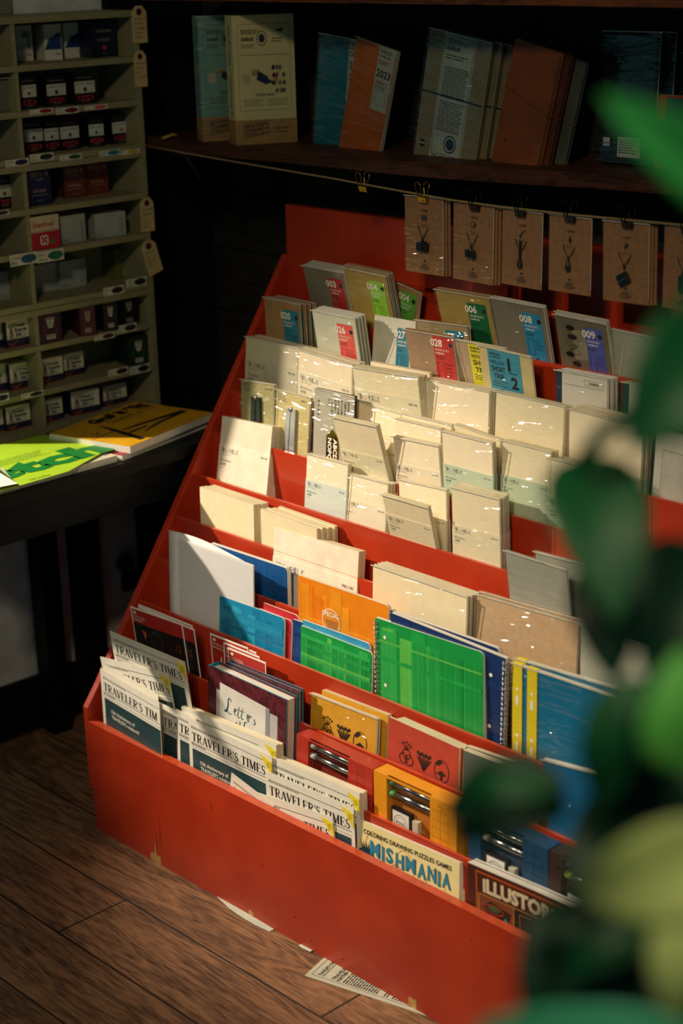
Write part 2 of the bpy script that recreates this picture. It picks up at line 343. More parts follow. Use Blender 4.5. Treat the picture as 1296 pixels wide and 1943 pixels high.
def film(root, w, h, t, m=None, over=.004, flap=True, top=0):
    b = MB(); m = m or FILM; nx, nz = 10, 12; r = random.Random(int(w*1e5)); vs = []
    for j in range(nz+1):
        for i in range(nx+1):
            vs.append((-over+(w+2*over)*i/nx, -.0016-.0010*r.random(), .004+(h+top-.004)*j/nz))
    fs = [(j*(nx+1)+i, j*(nx+1)+i+1, (j+1)*(nx+1)+i+1, (j+1)*(nx+1)+i) for j in range(nz) for i in range(nx)]
    b.add(vs, fs, m)
    if flap:
        b.add([(-over, -.002, h+top), (w+over, -.002, h+top), (w+over, t+.001, h+top+.001), (-over, t+.001, h+top+.001)], [(0, 1, 2, 3)], m)
        b.box(-over, -.0022, h+top-.0012, w+over, -.0014, h+top+.0003, SEAL)
        b.box(w+over-.0006, -.0018, .01, w+over, -.0008, h+top, SEAL)
    return child(b, 'plastic_sleeve', root, smooth=True)
SEAL = mat('#cfd0c6', .2, .1, 60, coat=.6)
# --- designs -----------------------------------------------------
def refill(body, label_m, num, ink=INKW, tink=INK, edge=PAGES, shiny=True, lx=(.57, .93), ltop=.016, lh=.088):
    def make(name, M, w, h, t, label, cat, group):
        root = empty(name, M, label, cat, group)
        b = MB(); b.box(0, 0, 0, w, t, h, body, sides=edge); child(b, 'cover', root)
        b = MB(); x0, x1 = lx[0]*w, lx[1]*w; lw = x1-x0; z1 = h-ltop; z0 = z1-lh; y = -.0003
        nn = 9; pts = [(x0, z0), (x1, z0), (x1, z1-.0008)]
        for i in range(nn*2): pts.append((x1-lw*(i+.5)/(nn*2), z1+(.0008 if i % 2 else -.0008)))
        pts.append((x0, z1)); b.poly(pts, label_m, y)
        b.text(num, x0-.006, z1-.0175, .0125, ink, y-.0003, bold=.025, maxw=lw*.78)
        b.disc(x1-.0055, z1-.0125, .0045, tink, y-.0002, 9)
        b.serif("TRAVELER'S", x0+.0025, z1-.0255, .0038, ink, y-.0003, sx=lw*.72/(.0038*7.1))
        b.text('notebook', x0+.0035, z1-.031, .0034, ink, y-.0003, bold=.03)
        b.lines(x0+.003, x0+lw*.55, z1-.036, z1-.043, 2, tink, y-.0003, seed=3)
        b.frame(x0+.004, z0+.012, x0+lw*.42, z1-.047, .0006, tink, y-.0003)
        b.lines(x0+lw*.5, x1-.002, z1-.048, z0+.02, 5, tink, y-.0003, t=.2, seed=5)
        b.poly([(x0+lw*.5, z0+.003), (x0+lw*.5+.004, z0+.0055), (x0+lw*.5, z0+.008), (x0+lw*.5-.004, z0+.0055)], tink, y-.0003)
        child(b, 'paper_label', root)
        if shiny: film(root, w, h, t)
        return root
    return make
def handwriting(b, x, z, s, m, y, big=True):
    r = random.Random(4); b.text('「書く」を愉しむ', x, z, s, m, y, maxw=s*8.2)
def mdnote(cover=CREAM, sleeve=SLV, sl=.62, edge=PAGES, wrap=True, art=None, jpn=True, ink=INKP, txt2=True, sleevename='paper_sleeve', sheen=None):
    def make(name, M, w, h, t, label, cat, group):
        root = empty(name, M, label, cat, group)
        b = MB(); b.box(0, 0, 0, w, t, h, cover, sides=edge); child(b, 'book_block', root, bevel=.0004)
        zs = h*sl if sl < 1.2 else h-sl/1000
        if sl > 0:
            b = MB(); b.box(-.0007, -.0007, 0, w+.0007, t+.0007, zs, sleeve)
            y = -.0011; k = w/.148
            b.text('「書く」を愉しむ', .007*k, zs-.015*k, .0078*k, INKG, y, maxw=.05*k)
            b.lines(.007*k, .05*k, zs-.019*k, zs-.022*k, 1, INKP, y, seed=2)
            b.text('MIDORI', w-.006*k, zs-.012*k, .004*k, INKG, y, align='r', maxw=.02*k)
            if txt2:
                b.text('MD Notebook', .007*k, zs-.033*k, .0045*k, INKG, y, maxw=.032*k)
                b.text('文庫 横罫', .007*k, zs-.041*k, .0045*k, INKG, y, maxw=.016*k)
                b.lines(.007*k, .02*k, zs-.045*k, zs-.048*k, 1, INKP, y, seed=7)
            if art: art(b, w, zs, y)
            child(b, sleevename, root)
        if wrap: film(root, w, h, t, sheen)
        return root
    return make
def art_peaks(b, w, zs, y):
    r = random.Random(3)
    for i in range(5):
        x = w*(.45+.1*i); b.stroke([(x-w*.14, zs*.12), (x, zs*(.42+.12*r.random())), (x+w*.09, zs*.2)], .0003, .0006, .0003, INKP, y)
def art_pages(b, w, zs, y):
    r = random.Random(9)
    for i in range(16):
        z = .006+.0024*i; b.stroke([(w*.02, z+.022), (w*.33, z), (w*.66, z+.006), (w*.97, z+.010)], .0004, .0011, .0003, INKG if i % 2 else INKP, y)
def art_cards(b, w, zs, y):
    for i in range(3):
        x = w*(.5+.1*i); b.stroke([(x, .0), (x+w*.02*i, zs*.42), (x+w*.09+w*.03*i, zs*.40), (x+w*.11+w*.03*i, 0)], .0005, .0005, .0005, INKG, y)
def plainbook(cover, edge=PAGES, wrap=False, deco=None, bev=.0004, part='cover', sheen=None):
    def make(name, M, w, h, t, label, cat, group):
        if not wrap and not deco:
            b = MB(); b.box(0, 0, 0, w, t, h, cover, sides=edge); return tag(b.build(name, M=M, bevel=bev), label, cat, group)
        root = empty(name, M, label, cat, group)
        b = MB(); b.box(0, 0, 0, w, t, h, cover, sides=edge)
        if deco: deco(b, w, h)
        child(b, part, root)
        if wrap: film(root, w, h, t, sheen)
        return root
    return make
def plaid(base, tones, rounded=True, edge=PAGESW, deco=None, seed=1, r=.008, extra=None):
    """stapled exercise book with round outer corners and a plaid printed cover"""
    def make(name, M, w, h, t, label, cat, group):
        root = empty(name, M, label, cat, group); rc = random.Random(seed)
        def outline(rr, ins=0):
            o = [(0, 0), (w-ins, 0)]
            o += [(w-ins-rr+rr*math.sin(a*PI/12), h-rr+rr*math.cos(a*PI/12)) for a in range(6, -1, -1)]
            return o+[(0, h)]
        o = outline(r); n = len(o)
        b = MB(); b.poly(o, edge, .0005, t-.0005); child(b, 'pages', root)
        b = MB(); b.poly(outline(r, .001), base, 0, .0005)
        xs = 0
        for i in range(9):
            x0 = w*rc.random()*.86; ww = w*(.03+.12*rc.random()); b.rect(x0, .002, min(x0+ww, w-.01), h-.003-rc.random()*h*.1, tones[i % len(tones)], -.0002-.00003*i)
        for i in range(8):
            z0 = h*rc.random()*.9; b.rect(.002, z0, w-.004, min(z0+h*(.01+.04*rc.random()), h-.009), tones[(i+1) % len(tones)], -.0006-.00003*i)
        for i in range(int(w/.005)):
            b.rect(w*.02+i*.005, h*.35, w*.02+i*.005+.0004, h*.9, tones[i % len(tones)], -.0009)
        if extra: extra(b, w, h)
        child(b, 'front_cover', root)
        b = MB(); b.poly(outline(r), base, t-.0005, t); child(b, 'back_cover', root)
        if deco: deco(root, w, h, t)
        return root
    return make
def coil(root, w, h, t, right=False, m=STEEL, pitch=.0085):
    b = MB(); x = (w-.001) if right else .001; k = int(h/pitch)
    for i in range(k):
        z = h-.006-i*pitch
        for dz in (0, .0028):
            b.tube([(x+.0065*math.cos(a*PI/5), t/2+(t/2+.003)*math.sin(a*PI/5), z-dz) for a in range(10)], .0008, m, 5, True)
    return child(b, 'wire_coil', root, smooth=True)

# ------------------------------------------------------------------ slot 10 (top row): refills
LR = mat('#b5262a', .5, .05, 60); LLIME = mat('#8fd03a', .5, .05, 60); LGRN = mat('#5fae3f', .5, .05, 60); LDG = mat('#0d6a3e', .5, .05, 60)
LBL = mat('#2a8fc0', .5, .05, 60); LIND = mat('#5560b8', .5, .05, 60); LTEAL = mat('#1d7f9c', .5, .05, 60); LCOR = mat('#e0554d', .5, .05, 60)
GREYC = mat('#7b7666', .6, .08, 14); MUST = mat('#a28a45', .6, .10, 12); KRF = mat('#a07c50', .65, .1, 30); GWH = mat('#c9cdb8', .6, .04, 20)
FW = PAGESW
goods('refill_notebook', 'grey refill booklet with red 003 label in the top row', 'notebook', 10, (574, 503), (651, 517), refill(GREYC, LR, '003', edge=FW), t=.004, n=4, step=.0075, BR=(667, 591))
goods('refill_notebook', 'mustard refill booklet with bright lime 004 label in the top row', 'notebook', 10, (651, 506), (730, 523), refill(MUST, LLIME, '004', edge=KRAFT), t=.003, n=5, step=.0045, BR=(748, 597))
goods('refill_notebook', 'dark kraft refill booklet with green 004 label leaning behind the mustard stack', 'notebook', 10, (742, 530), (799, 555), refill(KRF, LGRN, '004', edge=KRAFT, lx=(.38, .88), ltop=.01), t=.003, off=.018, BR=(793, 605))
goods('refill_notebook', 'mustard refill booklet with dark green 006 label in the top row', 'notebook', 10, (826, 548), (925, 564), refill(MUST, LDG, '006', edge=KRAFT), t=.003, n=3, step=.005, BR=(941, 645))
goods('refill_notebook', 'grey bagged refill booklet with blue 008 label in the top row', 'notebook', 10, (930, 564), (1030, 583), refill(GREYC, LBL, '008', edge=FW), t=.004, n=2, BR=(1050, 680))
def sticker_bag(b, w, h):
    r = random.Random(5)
    for i in range(5):
        b.disc(w*(.2+.12*r.random()), h-.02-.016*i, .006+.004*r.random(), (BLACK, INK, mat('#5d5a40'))[i % 3], -.0005-i*.00005, 12, .005)
    b.rect(w*.3, h-.075, w*.56, h-.022, mat('#8f8a74', .5, .2, 40), -.0004)
    b.ring(w*.32, h-.062, .01, .0008, GOLD, -.001, rz=.005)
mk9 = refill(mat('#6f6856', .5, .2, 25), LIND, '009', edge=FW, lx=(.56, .90), ltop=.014)
def make009(name, M, w, h, t, label, cat, group):
    r0 = mk9(name, M, w, h, t, label, cat, group); b = MB(); sticker_bag(b, w, h); child(b, 'sticker_sheet', r0); return r0
goods('sticker_refill_pack', 'clear bag of round photo stickers with indigo 009 label', 'sticker pack', 10, (1052, 595), (1150, 614), make009, t=.004, n=2, dz=.004, BL=(1074, 690))
goods('paper_pack', 'pale clear-wrapped paper pack right of the 009 sticker bag', 'paper pack', 10, (1158, 623), (1262, 645), plainbook(mat('#a9ac9a', .5, .1, 12), FW, True), t=.004, off=.004, lean=-8)
# ------------------------------------------------------------------ slot 9: second row of refills
goods('refill_notebook', 'brown kraft refill booklet with teal 020 label', 'notebook', 9, (501, 563), (568, 577), refill(KRF, LTEAL, '020', edge=KRAFT, lx=(.52, .95), lh=.1), t=.003, n=4, step=.0085, dx=.004, BL=(506, 640))
goods('refill_notebook', 'pale grey refill booklet with coral 026 label', 'notebook', 9, (592, 588), (672, 604), refill(GWH, LCOR, '026', edge=FW, lx=(.56, .93)), t=.004, n=4, step=.008, BR=(684, 690))
goods('refill_notebook', 'white watercolour refill booklet with teal 027 label', 'notebook', 9, (711, 597), (789, 610), refill(mat('#d8d6c4', .6), LTEAL, '027', edge=FW, lx=(.58, .9), shiny=False), t=.003, n=2, BL=(706, 682), off=.006)
goods('refill_notebook', 'bagged kraft refill booklet standing behind the red 028 one', 'notebook', 9, (790, 606), (885, 618), refill(mat('#9a8a62', .6, .1, 20), LTEAL, '027', edge=KRAFT, ltop=.012), t=.003, n=2, off=.028, lean=-4)
goods('refill_notebook', 'pinkish brown refill booklet with red 028 label', 'notebook', 9, (768, 624), (858, 639), refill(mat('#a1856a', .55, .08, 20), mat('#c5302e', .5), '028', edge=KRAFT, lx=(.58, .99), ltop=.004, lh=.1), t=.003, n=2, BL=(778, 693))
def trip(band, x0, x1, half):
    def make(name, M, w, h, t, label, cat, group):
        root = empty(name, M, label, cat, group); b = MB(); b.box(0, 0, 0, w, t, h, mat('#cfc08a', .55, .05, 20) if half else mat('#b9a487', .55, .05, 20), sides=PAGES); child(b, 'cover', root)
        b = MB(); a, c = x0*w, x1*w; b.rect(a, 0, c, h-.003, band, -.0004); lw = c-a; y = -.0007
        b.serif("TRAVELER'S", a+.004, h-.012, .0042, INK, y, sx=.8); b.text('notebook', a+.004, h-.017, .004, INK, y, bold=.02)
        b.text('REFILL FOR', a+.005, h-.028, .0065, INK, y, maxw=lw*(.42 if half else .8))
        b.text('SHORT', a+.006, h-.041, .0095, INK, y, bold=.02, maxw=lw*(.42 if half else .86)); b.text('TRIP', a+.009, h-.054, .0095, INK, y, bold=.02, maxw=lw*.32 if half else lw*.6)
        b.lines(a+.006, a+lw*.6, h-.058, h-.07, 3, INK, y, seed=8)
        if half:
            b.text('1', a+lw*.6, h-.035, .022, INK, y, bold=.04); b.rect(a+lw*.62, h-.040, a+lw*.86, h-.0385, INK, y); b.text('2', a+lw*.66, h-.066, .020, INK, y, bold=.04)
        child(b, 'paper_band', root); film(root, w, h, t); return root
    return make
goods('refill_notebook', 'tan refill booklet with yellow short trip band', 'notebook', 9, (861, 643), (958, 661), trip(mat('#e0d92f', .5), .27, .75, False), t=.003, n=2, off=.009, BL=(874, 717))
goods('refill_notebook', 'cream refill booklet with blue one-half short trip band', 'notebook', 9, (908, 654), (1007, 677), trip(mat('#3a93b4', .5), .16, .78, True), t=.003, n=1, BR=(1015, 747))
def klas(b, w, h):
    b.rect(0, 0, w*.12, h, NAVY, -.0003); b.frame(w*.56, h-.017, w*.93, h-.009, .0004, INK); b.text('KLASBAM', w*.66, h-.0145, .003, INK, -.0005, bold=.03)
    b.rect(w*.17, h-.0205, w*.95, h-.0200, INK)
KL = mat('#cdccc0', .5, .03, 20)
goods('writing_pad', 'white clear-wrapped pad with black spine and boxed title', 'writing pad', 9, (1055, 701), (1152, 719), plainbook(KL, FW, True, klas), t=.006, n=3, step=.0085, dx=.002, BL=(1055, 757))
goods('writing_pad', 'white pad with black spine half hidden by the plant leaf', 'writing pad', 9, (1182, 724), (1285, 745), plainbook(KL, FW, True, klas), t=.008, n=2, lean=1)
# ------------------------------------------------------------------ slot 8: large cream notebooks
A5G = mdnote(mat('#c9c2a8', .55, .03, 12), mat('#bfbba4', .55), 40, txt2=True)  # greyer copy of the cream: dim light put into the colour
goods('cream_notebook', 'wrapped cream notebook with sleeve at the far left of the large row', 'notebook', 8, (467, 638), (565, 661), A5G, t=.008, n=4, BL=(466, 720))
goods('cream_notebook', 'wrapped cream notebook right of the far left stack', 'notebook', 8, (567, 663), (668, 693), mdnote(CREAM, SLV, 40), t=.008, n=4, BL=(566, 740))
goods('cream_notebook', 'thick wrapped cream notebook with sleeve lettering above the brass pack', 'notebook', 8, (669, 696), (792, 716), mdnote(CREAM, SLV, 40, sheen=FILMH), t=.011, n=2, BR=(799, 790))
goods('cream_notebook', 'bare cream notebook glimpsed behind the red 028 booklet', 'notebook', 8, (703, 686), (815, 708), plainbook(CREAM), t=.008, off=.030, lean=0)
goods('cream_notebook', 'large blank wrapped cream notebook in the middle of the large row', 'notebook', 8, (804, 718), (928, 743), mdnote(CREAM, SLV, 0), t=.010, n=3, BR=(926, 817))
goods('cream_notebook', 'large blank wrapped cream notebook below the blue short trip booklet', 'notebook', 8, (942, 742), (1071, 771), mdnote(CREAM, SLV, 0, sheen=FILMH), t=.010, n=2, BR=(1067, 855))
goods('cream_notebook', 'large wrapped cream notebook below the white pads, crossed by a leaf stem', 'notebook', 8, (1081, 775), (1219, 809), mdnote(CREAM, mat('#cfc7b0', .5), 88, txt2=False), t=.009, n=4, BR=(1215, 933))
def gridpad(b, w, h):
    b.rect(0, 0, .006, h, BLACK, -.0003)
    x = .02
    while x < w-.01: b.rect(x, .03, x+.0003, h-.03, INKP); x += .005
    z = .03
    while z < h-.03: b.rect(.02, z, w-.01, z+.0003, INKP); z += .005
    b.frame(.02, .03, w-.01, h-.03, .0005, INKG)
goods('graph_pad', 'white graph pad with black covers at the right edge', 'graph pad', 8, (1240, 811), (1345, 838), plainbook(mat('#c4c4b8', .6), BLACK, True, gridpad), t=.009, n=2, step=.011, lean=1)
# ------------------------------------------------------------------ slot 7: small notebooks, rulers, stencils
def compass(dark):
    def make(name, M, w, h, t, label, cat, group):
        root = empty(name, M, label, cat, group); b = MB(); b.box(0, 0, 0, w, .0012, h, mat('#cfc08a' if not dark else '#a9a277', .5, .06, 30)); b.lines(.004, .03, h-.006, h-.022, 4, INKG, -.0003, seed=4)
        b.text('MIDORI', w-.004, h-.013, .004, INKG, -.0004, align='r'); child(b, 'backing_card', root)
        b = MB(); m = mat('#1e2b26', .3, .1, 30) if dark else mat('#c8ccd0', .25, .1, 30, metal=.6)
        c = w*.5; top = h-.028
        b.poly([(c-.012, top), (c-.001, top), (c-.004, .01), (c-.022 if not dark else c-.018, .01)], m, -.005, -.001)
        b.poly([(c+.001, top), (c+.012, top), (c+.018, .01), (c+.003, .01)], m, -.005, -.001); child(b, 'folding_ruler', root, bevel=.0004)
        b = MB(); b.cyl((c, -.001, top-.002), (0, -1, 0), .0035, .006, STEEL); child(b, 'pivot', root, smooth=True)
        film(root, w, h, t, FILMH); return root
    return make
goods('ruler_pack', 'clear pack with dark folding ruler on olive card', 'ruler pack', 7, (458, 719), (519, 729), compass(True), t=.004, n=2, BL=(458, 790))
goods('ruler_pack', 'clear pack with silver folding ruler on yellow card', 'ruler pack', 7, (526, 738), (589, 754), compass(False), t=.004, n=2, BR=(582, 868))
def brass(name, M, w, h, t, label, cat, group):
    root = empty(name, M, label, cat, group); b = MB(); b.box(0, 0, 0, w, t, h, mat('#b9b5aa', .5, .05, 30), sides=BLACK)
    for i in range(7): b.T = Matrix.Translation((w*.86-i*w*.085, 0, h-.012)) @ Matrix.Rotation(PI/2, 4, 'Y'); b.text(['BRASS', 'TEMPLATE', 'BOOKMARK', 'ALPHABET', '真鍮製の', 'しおり定規', 'です。'][i], 0, 0, .0048, INK, -.0004, bold=.01 if i < 4 else 0); 
    b.T = Matrix.Identity(4); b.lines(w*.1, w*.14, h-.02, h-.06, 5, INK); child(b, 'backing_card', root)
    b = MB(); b.poly([(w*.36, 0), (w*.66, 0), (w*.66, h-.080), (w*.50, h-.067), (w*.36, h-.080)], mat('#a88a34', .22, .15, 60, metal=1), -.0022, -.0006)
    for j, row in enumerate(('ABCDEFG', 'NOPQRST')):
        b.T = Matrix.Translation((w*(.55-.14*j), 0, h-.083)) @ Matrix.Rotation(PI/2, 4, 'Y'); b.text(row, 0, 0, .009, INKW, -.0026, bold=.03, sx=1.1)
    b.T = Matrix.Identity(4); child(b, 'brass_stencil', root); film(root, w, h, t, FILMH); return root
goods('stencil_pack', 'clear pack with brass lettering stencil on grey card', 'stencil pack', 7, (597, 736), (671, 752), brass, t=.009, n=1, BL=(594, 857))
MDs = mdnote(CREAM, SLV, .42)
goods('cream_notebook', 'cream notebook standing behind the crooked one beside the brass pack', 'notebook', 7, (679, 761), (761, 785), mdnote(CREAM, SLV, 68), t=.007, n=3, BR=(752, 878), off=.016)
goods('cream_notebook', 'wrapped cream notebook slumped crookedly beside the brass pack', 'notebook', 7, (631, 791), (713, 809), mdnote(CREAM, SLV, 62, sheen=FILMH), t=.010, lean=-14, off=-.006, yaw=0)
goods('cream_notebook', 'small cream notebook, rearmost of three overlapping in the middle', 'notebook', 7, (762, 783), (856, 806), plainbook(CREAM, PAGES, True), t=.007, off=.026, lean=1)
goods('cream_notebook', 'small cream notebook, middle of three overlapping in the middle', 'notebook', 7, (750, 793), (836, 813), plainbook(CREAM, PAGES, True), t=.008, off=.016, lean=1)
goods('cream_notebook', 'small cream notebook with low sleeve, foremost of three overlapping', 'notebook', 7, (746, 828), (831, 846), mdnote(CREAM, SLV, 46), t=.012, BR=(837, 927), lean=None)
goods('cream_notebook', 'wrapped cream notebook peeping over the green-sleeved one', 'notebook', 7, (864, 804), (950, 834), mdnote(CREAM, SLVG, 62, sheen=FILMH), t=.008, off=.018, lean=2)
goods('cream_notebook', 'cream notebook with pale green sleeve right of the small overlapping three', 'notebook', 7, (839, 817), (933, 841), mdnote(CREAM, SLVG, 56), t=.010, BR=(935, 915))
goods('cream_notebook', 'cream notebook with pale green sleeve and line drawing of cards', 'notebook', 7, (954, 835), (1044, 857), mdnote(CREAM, SLVG, 56, art=art_cards, sheen=FILMH), t=.009, n=2, step=.012, BL=(950, 950))
goods('cream_notebook', 'wrapped cream notebook right of the green-sleeved pair, under a big leaf', 'notebook', 7, (1042, 868), (1149, 894), mdnote(CREAM, SLVG, 62, sheen=FILMH), t=.010, n=2, step=.014, dx=.012, dz=.002, lean=2)
# ------------------------------------------------------------------ slot 6
goods('cream_notebook', 'tall cream notebook with ink drawing of pages, beside the rack side', 'notebook', 6, (422, 789), (517, 809), mdnote(mat('#e8dfca', .6), mat('#ece4d0', .6), 52, art=art_pages, wrap=False), t=.008, n=3, step=.0088, BL=(412, 909))
goods('slim_notebook', 'slim cream notebook with pale blue sleeve', 'notebook', 6, (583, 860), (660, 881), mdnote(CREAM, SLVB, 46, art=art_peaks), t=.009, n=1, BR=(655, 986))
goods('slim_notebook', 'slim cream notebook with cream sleeve right of the pale blue one', 'notebook', 6, (653, 895), (736, 918), mdnote(CREAM, SLV, 44, art=art_peaks), t=.006, n=4, step=.0072, BR=(730, 1010))
goods('slim_notebook', 'slim cream notebook standing upright behind the tilted one', 'notebook', 6, (757, 909), (846, 929), mdnote(CREAM, SLV, 52), t=.008, off=.020, BR=(848, 1047))
goods('slim_notebook', 'tilted slim cream notebook leaning left over the red rail', 'notebook', 6, (725, 938), (811, 963), mdnote(CREAM, SLV, 36, art=art_peaks, sheen=FILMH), t=.008, lean=-14, off=-.004)
goods('slim_notebook', 'tall slim cream notebook at the right end of its row', 'notebook', 6, (857, 924), (947, 947), mdnote(CREAM, SLV, 62, art=art_peaks, sheen=FILMH), t=.006, n=4, step=.0085, dx=-.002, BR=(949, 1060))
# ------------------------------------------------------------------ slot 5
CRE2 = mat('#f0e2bd', .7, .03, 50)
goods('cream_book', 'plain cream book at the left end, shaded corner', 'notebook', 5, (379, 924), (481, 958), plainbook(CRE2, PAGES), t=.007, n=4, step=.0078, dx=.002, BL=(381, 989))
goods('cream_book', 'plain cream book right of the left end stack, spread apart', 'notebook', 5, (494, 966), (601, 1004), plainbook(CRE2, PAGES), t=.007, n=4, step=.0102, dx=.004, BL=(496, 1020))
WPL = mat('#a9aaa4', .35, .08, 12, coat=.3)
goods('plastic_folder', 'frosted grey plastic folder leaning against the red rail', 'folder', 5, (959, 1044), (1074, 1080), plainbook(WPL, WPL, True, sheen=FILMH), t=.003, BL=(967, 1127))
goods('plastic_folder', 'frosted grey plastic folder behind the leaning one, mostly hidden', 'folder', 5, (1016, 1046), (1120, 1074), plainbook(WPL, WPL, True, sheen=FILMH), t=.003, off=.022, lean=-4)
goods('dark_fill_sheet', 'added black sheet filling the dark area at right under the rail', 'folder', 5, (1206, 1113), (1345, 1158), plainbook(mat('#0c1513', .4, .1, 12), BLACK), t=.008, lean=0)  # made-up sheet filling a dark area taken for a leaf in shade
# ------------------------------------------------------------------ slot 4
goods('cream_notebook', 'big cream notebook with sleeve behind the orange exercise book', 'notebook', 4, (521, 1000), (681, 1047), mdnote(mat('#efe6d2', .7), mat('#efe6d4', .7), 52, txt2=False, wrap=False), t=.008, n=2, step=.0095, off=.018, BR=(677, 1125))
goods('cream_notebook', 'wide cream notebook behind the green spiral book', 'notebook', 4, (708, 1072), (886, 1132), mdnote(CRE2, SLV, 0), t=.006, n=4, step=.0085, BR=(884, 1196))
goods('kraft_envelope', 'large shiny tan envelope right of the wide cream notebooks', 'envelope', 4, (905, 1127), (1098, 1182), plainbook(KRAFTP, KRAFTP, True, sheen=FILMH), t=.003, n=2, step=.012, dz=.002, BL=(902, 1200))
goods('plastic_folder', 'frosted white plastic folder right of the tan envelope, behind the plant', 'folder', 4, (1101, 1185), (1262, 1238), plainbook(mat('#c9cabf', .35, .08, 12), WPL, True, sheen=FILMH), t=.003, lean=-2)
def graph(b, w, h):
    n = int(w/.0022)
    for i in range(n): b.rect(i*w/n, .002, i*w/n+.00025, h-.002, mat('#a9b2bd', .8), -.0002)
    for i in range(int(h/.005)): b.rect(.001, i*.005, w-.001, i*.005+.00025, mat('#a9b2bd', .8), -.0003)
WPAD = mat('#e6e6ea', .8, .02, 40)
goods('graph_pad', 'white lined pad with bent back sheets at the left end', 'pad', 3, (338, 1021), (480, 1073), plainbook(WPAD, PAGESW, False, graph), t=.003, lean=2, off=.012)
def bentsheet(name, M, w, h, t, label, cat, group):
    b = MB(); nx = 12; vs = []
    for j in (0, 1):
        for i in range(nx+1):
            s = i/nx; y = .004*math.sin(s*PI)*j; vs += [(w*s, y, h*j+.004*math.sin(s*PI*1.4)*j), (w*s, y+.0008, h*j+.004*math.sin(s*PI*1.4)*j)]
    q = 2*(nx+1)
    for i in range(nx): b.add(vs, [], WPAD)if 0 else None
    b.add(vs, [(2*i, 2*i+2, q+2*i+2, q+2*i) for i in range(nx)]+[(2*i+1, q+2*i+1, q+2*i+3, 2*i+3) for i in range(nx)]+[(q+2*i, q+2*i+2, q+2*i+3, q+2*i+1) for i in range(nx)]+[(0, q, q+1, 1), (2*nx, 2*nx+1, q+2*nx+1, q+2*nx)], mat('#dfe0e4', .7))
    return tag(b.build(name, M=M, smooth=True), label, cat, group)
goods('loose_sheet', 'bowed white sheet behind the lined pad', 'paper', 3, (320, 1006), (462, 1060), bentsheet, t=.001, lean=2, off=.0165)
BL1 = mat('#0d4f93', .4, .06, 30, coat=.2)
goods('exercise_book', 'royal blue exercise book with rounded corner behind the lined pad', 'exercise book', 4, (399, 1031), (545, 1079), plaid(BL1, [mat('#0f5699', .4), mat('#0c4a8b', .4)], seed=4), t=.009, off=.008, lean=1.8)
# ------------------------------------------------------------------ slot 3: bright exercise books
def special(b, w, h):
    b.disc(w*.375, h-.062, .022, INKW, -.0012, 24); b.disc(w*.375, h-.062, .0205, mat('#e08a1e', .5), -.0014, 24)
    b.text('SPECIAL', w*.375, h-.054, .008, INKW, -.0016, bold=.02, align='c')
    for i in range(6): b.rect(w*.375-.014+i*.001, h-.062-i*.0025, w*.375+.016, h-.061-i*.0025, INKG, -.0016)
OR = mat('#f08c14', .4, .05, 30, coat=.2)
goods('exercise_book', 'orange plaid exercise book with round special stamp', 'exercise book', 3, (565, 1091), (738, 1150), plaid(OR, [mat('#f6a224', .4), mat('#ee9a1c', .4), mat('#f2830f', .4)], seed=7, extra=special), t=.006, off=.018, BL=(567, 1170))
TB = mat('#1684b4', .4, .06, 30, coat=.2)
goods('exercise_book', 'small turquoise plaid exercise book', 'exercise book', 3, (417, 1130), (540, 1174), plaid(TB, [mat('#2a9cc4', .4), mat('#1278a8', .4), mat('#1f90ba', .4)], seed=3), t=.004, BR=(538, 1250))
RD = mat('#c01f2e', .4, .05, 30, coat=.2)
goods('exercise_book', 'red exercise book showing behind the turquoise one', 'exercise book', 3, (492, 1155), (554, 1179), plaid(RD, [mat('#c8283a', .4), mat('#b01828', .4)], seed=5), t=.004, off=.0055, lean=5.4)
goods('exercise_book', 'second red exercise book, rearmost behind the turquoise one', 'exercise book', 3, (500, 1144), (566, 1169), plaid(RD, [mat('#c8283a', .4), mat('#b01828', .4)], seed=6), t=.004, off=.012, lean=5)
DB = mat('#123f80', .4, .06, 30, coat=.2)
goods('exercise_book', 'dark blue exercise book sticking out left of the small green one', 'exercise book', 3, (556, 1175), (700, 1227), plaid(DB, [mat('#16488c', .4), mat('#0f3872', .4)], seed=8), t=.004, off=.006, BL=(556, 1256))
GR = mat('#159a48', .38, .05, 30, coat=.25); GRT = [mat('#2fae55', .4), mat('#0f8c3e', .4), mat('#5cbf52', .4), mat('#1fa24c', .4)]
goods('exercise_book', 'small green plaid exercise book', 'exercise book', 3, (571, 1187), (707, 1239), plaid(GR, GRT, seed=2), t=.004, BR=(705, 1316))
goods('exercise_book', 'pale blue edged exercise book behind the small green one', 'exercise book', 3, (574, 1176), (702, 1222), plaid(mat('#3a9ccc', .4), [mat('#4aa8d4', .4), mat('#2f90c0', .4)], seed=9), t=.004, off=.012, lean=1)
def holes(b, w, h):
    for z in (.028, .11, .19): b.disc(.022, h-z, .0032, INKW, -.0012)
goods('spiral_notebook', 'large green plaid spiral notebook with silver wire', 'spiral notebook', 3, (712, 1172), (918, 1239), plaid(GR, GRT, seed=12, deco=lambda r, w, h, t: coil(r, w, h, t), extra=holes), t=.008, BR=(918, 1400), off=0)
def holes2(b, w, h):
    for z in (.036, .122, .2): b.disc(w-.028, h-z, .0032, INKW, -.0012)
DBS = mat('#17346c', .4, .05, 30, coat=.2)
goods('spiral_notebook', 'dark blue spiral notebook, wire on the right, behind the green one', 'spiral notebook', 3, (742, 1163), (960, 1250), plaid(DBS, [mat('#1b3a76', .4), mat('#142e60', .4)], seed=14, r=.001, deco=lambda r, w, h, t: coil(r, w, h, t, True), extra=holes2), t=.009, off=.011, BR=(955, 1415))
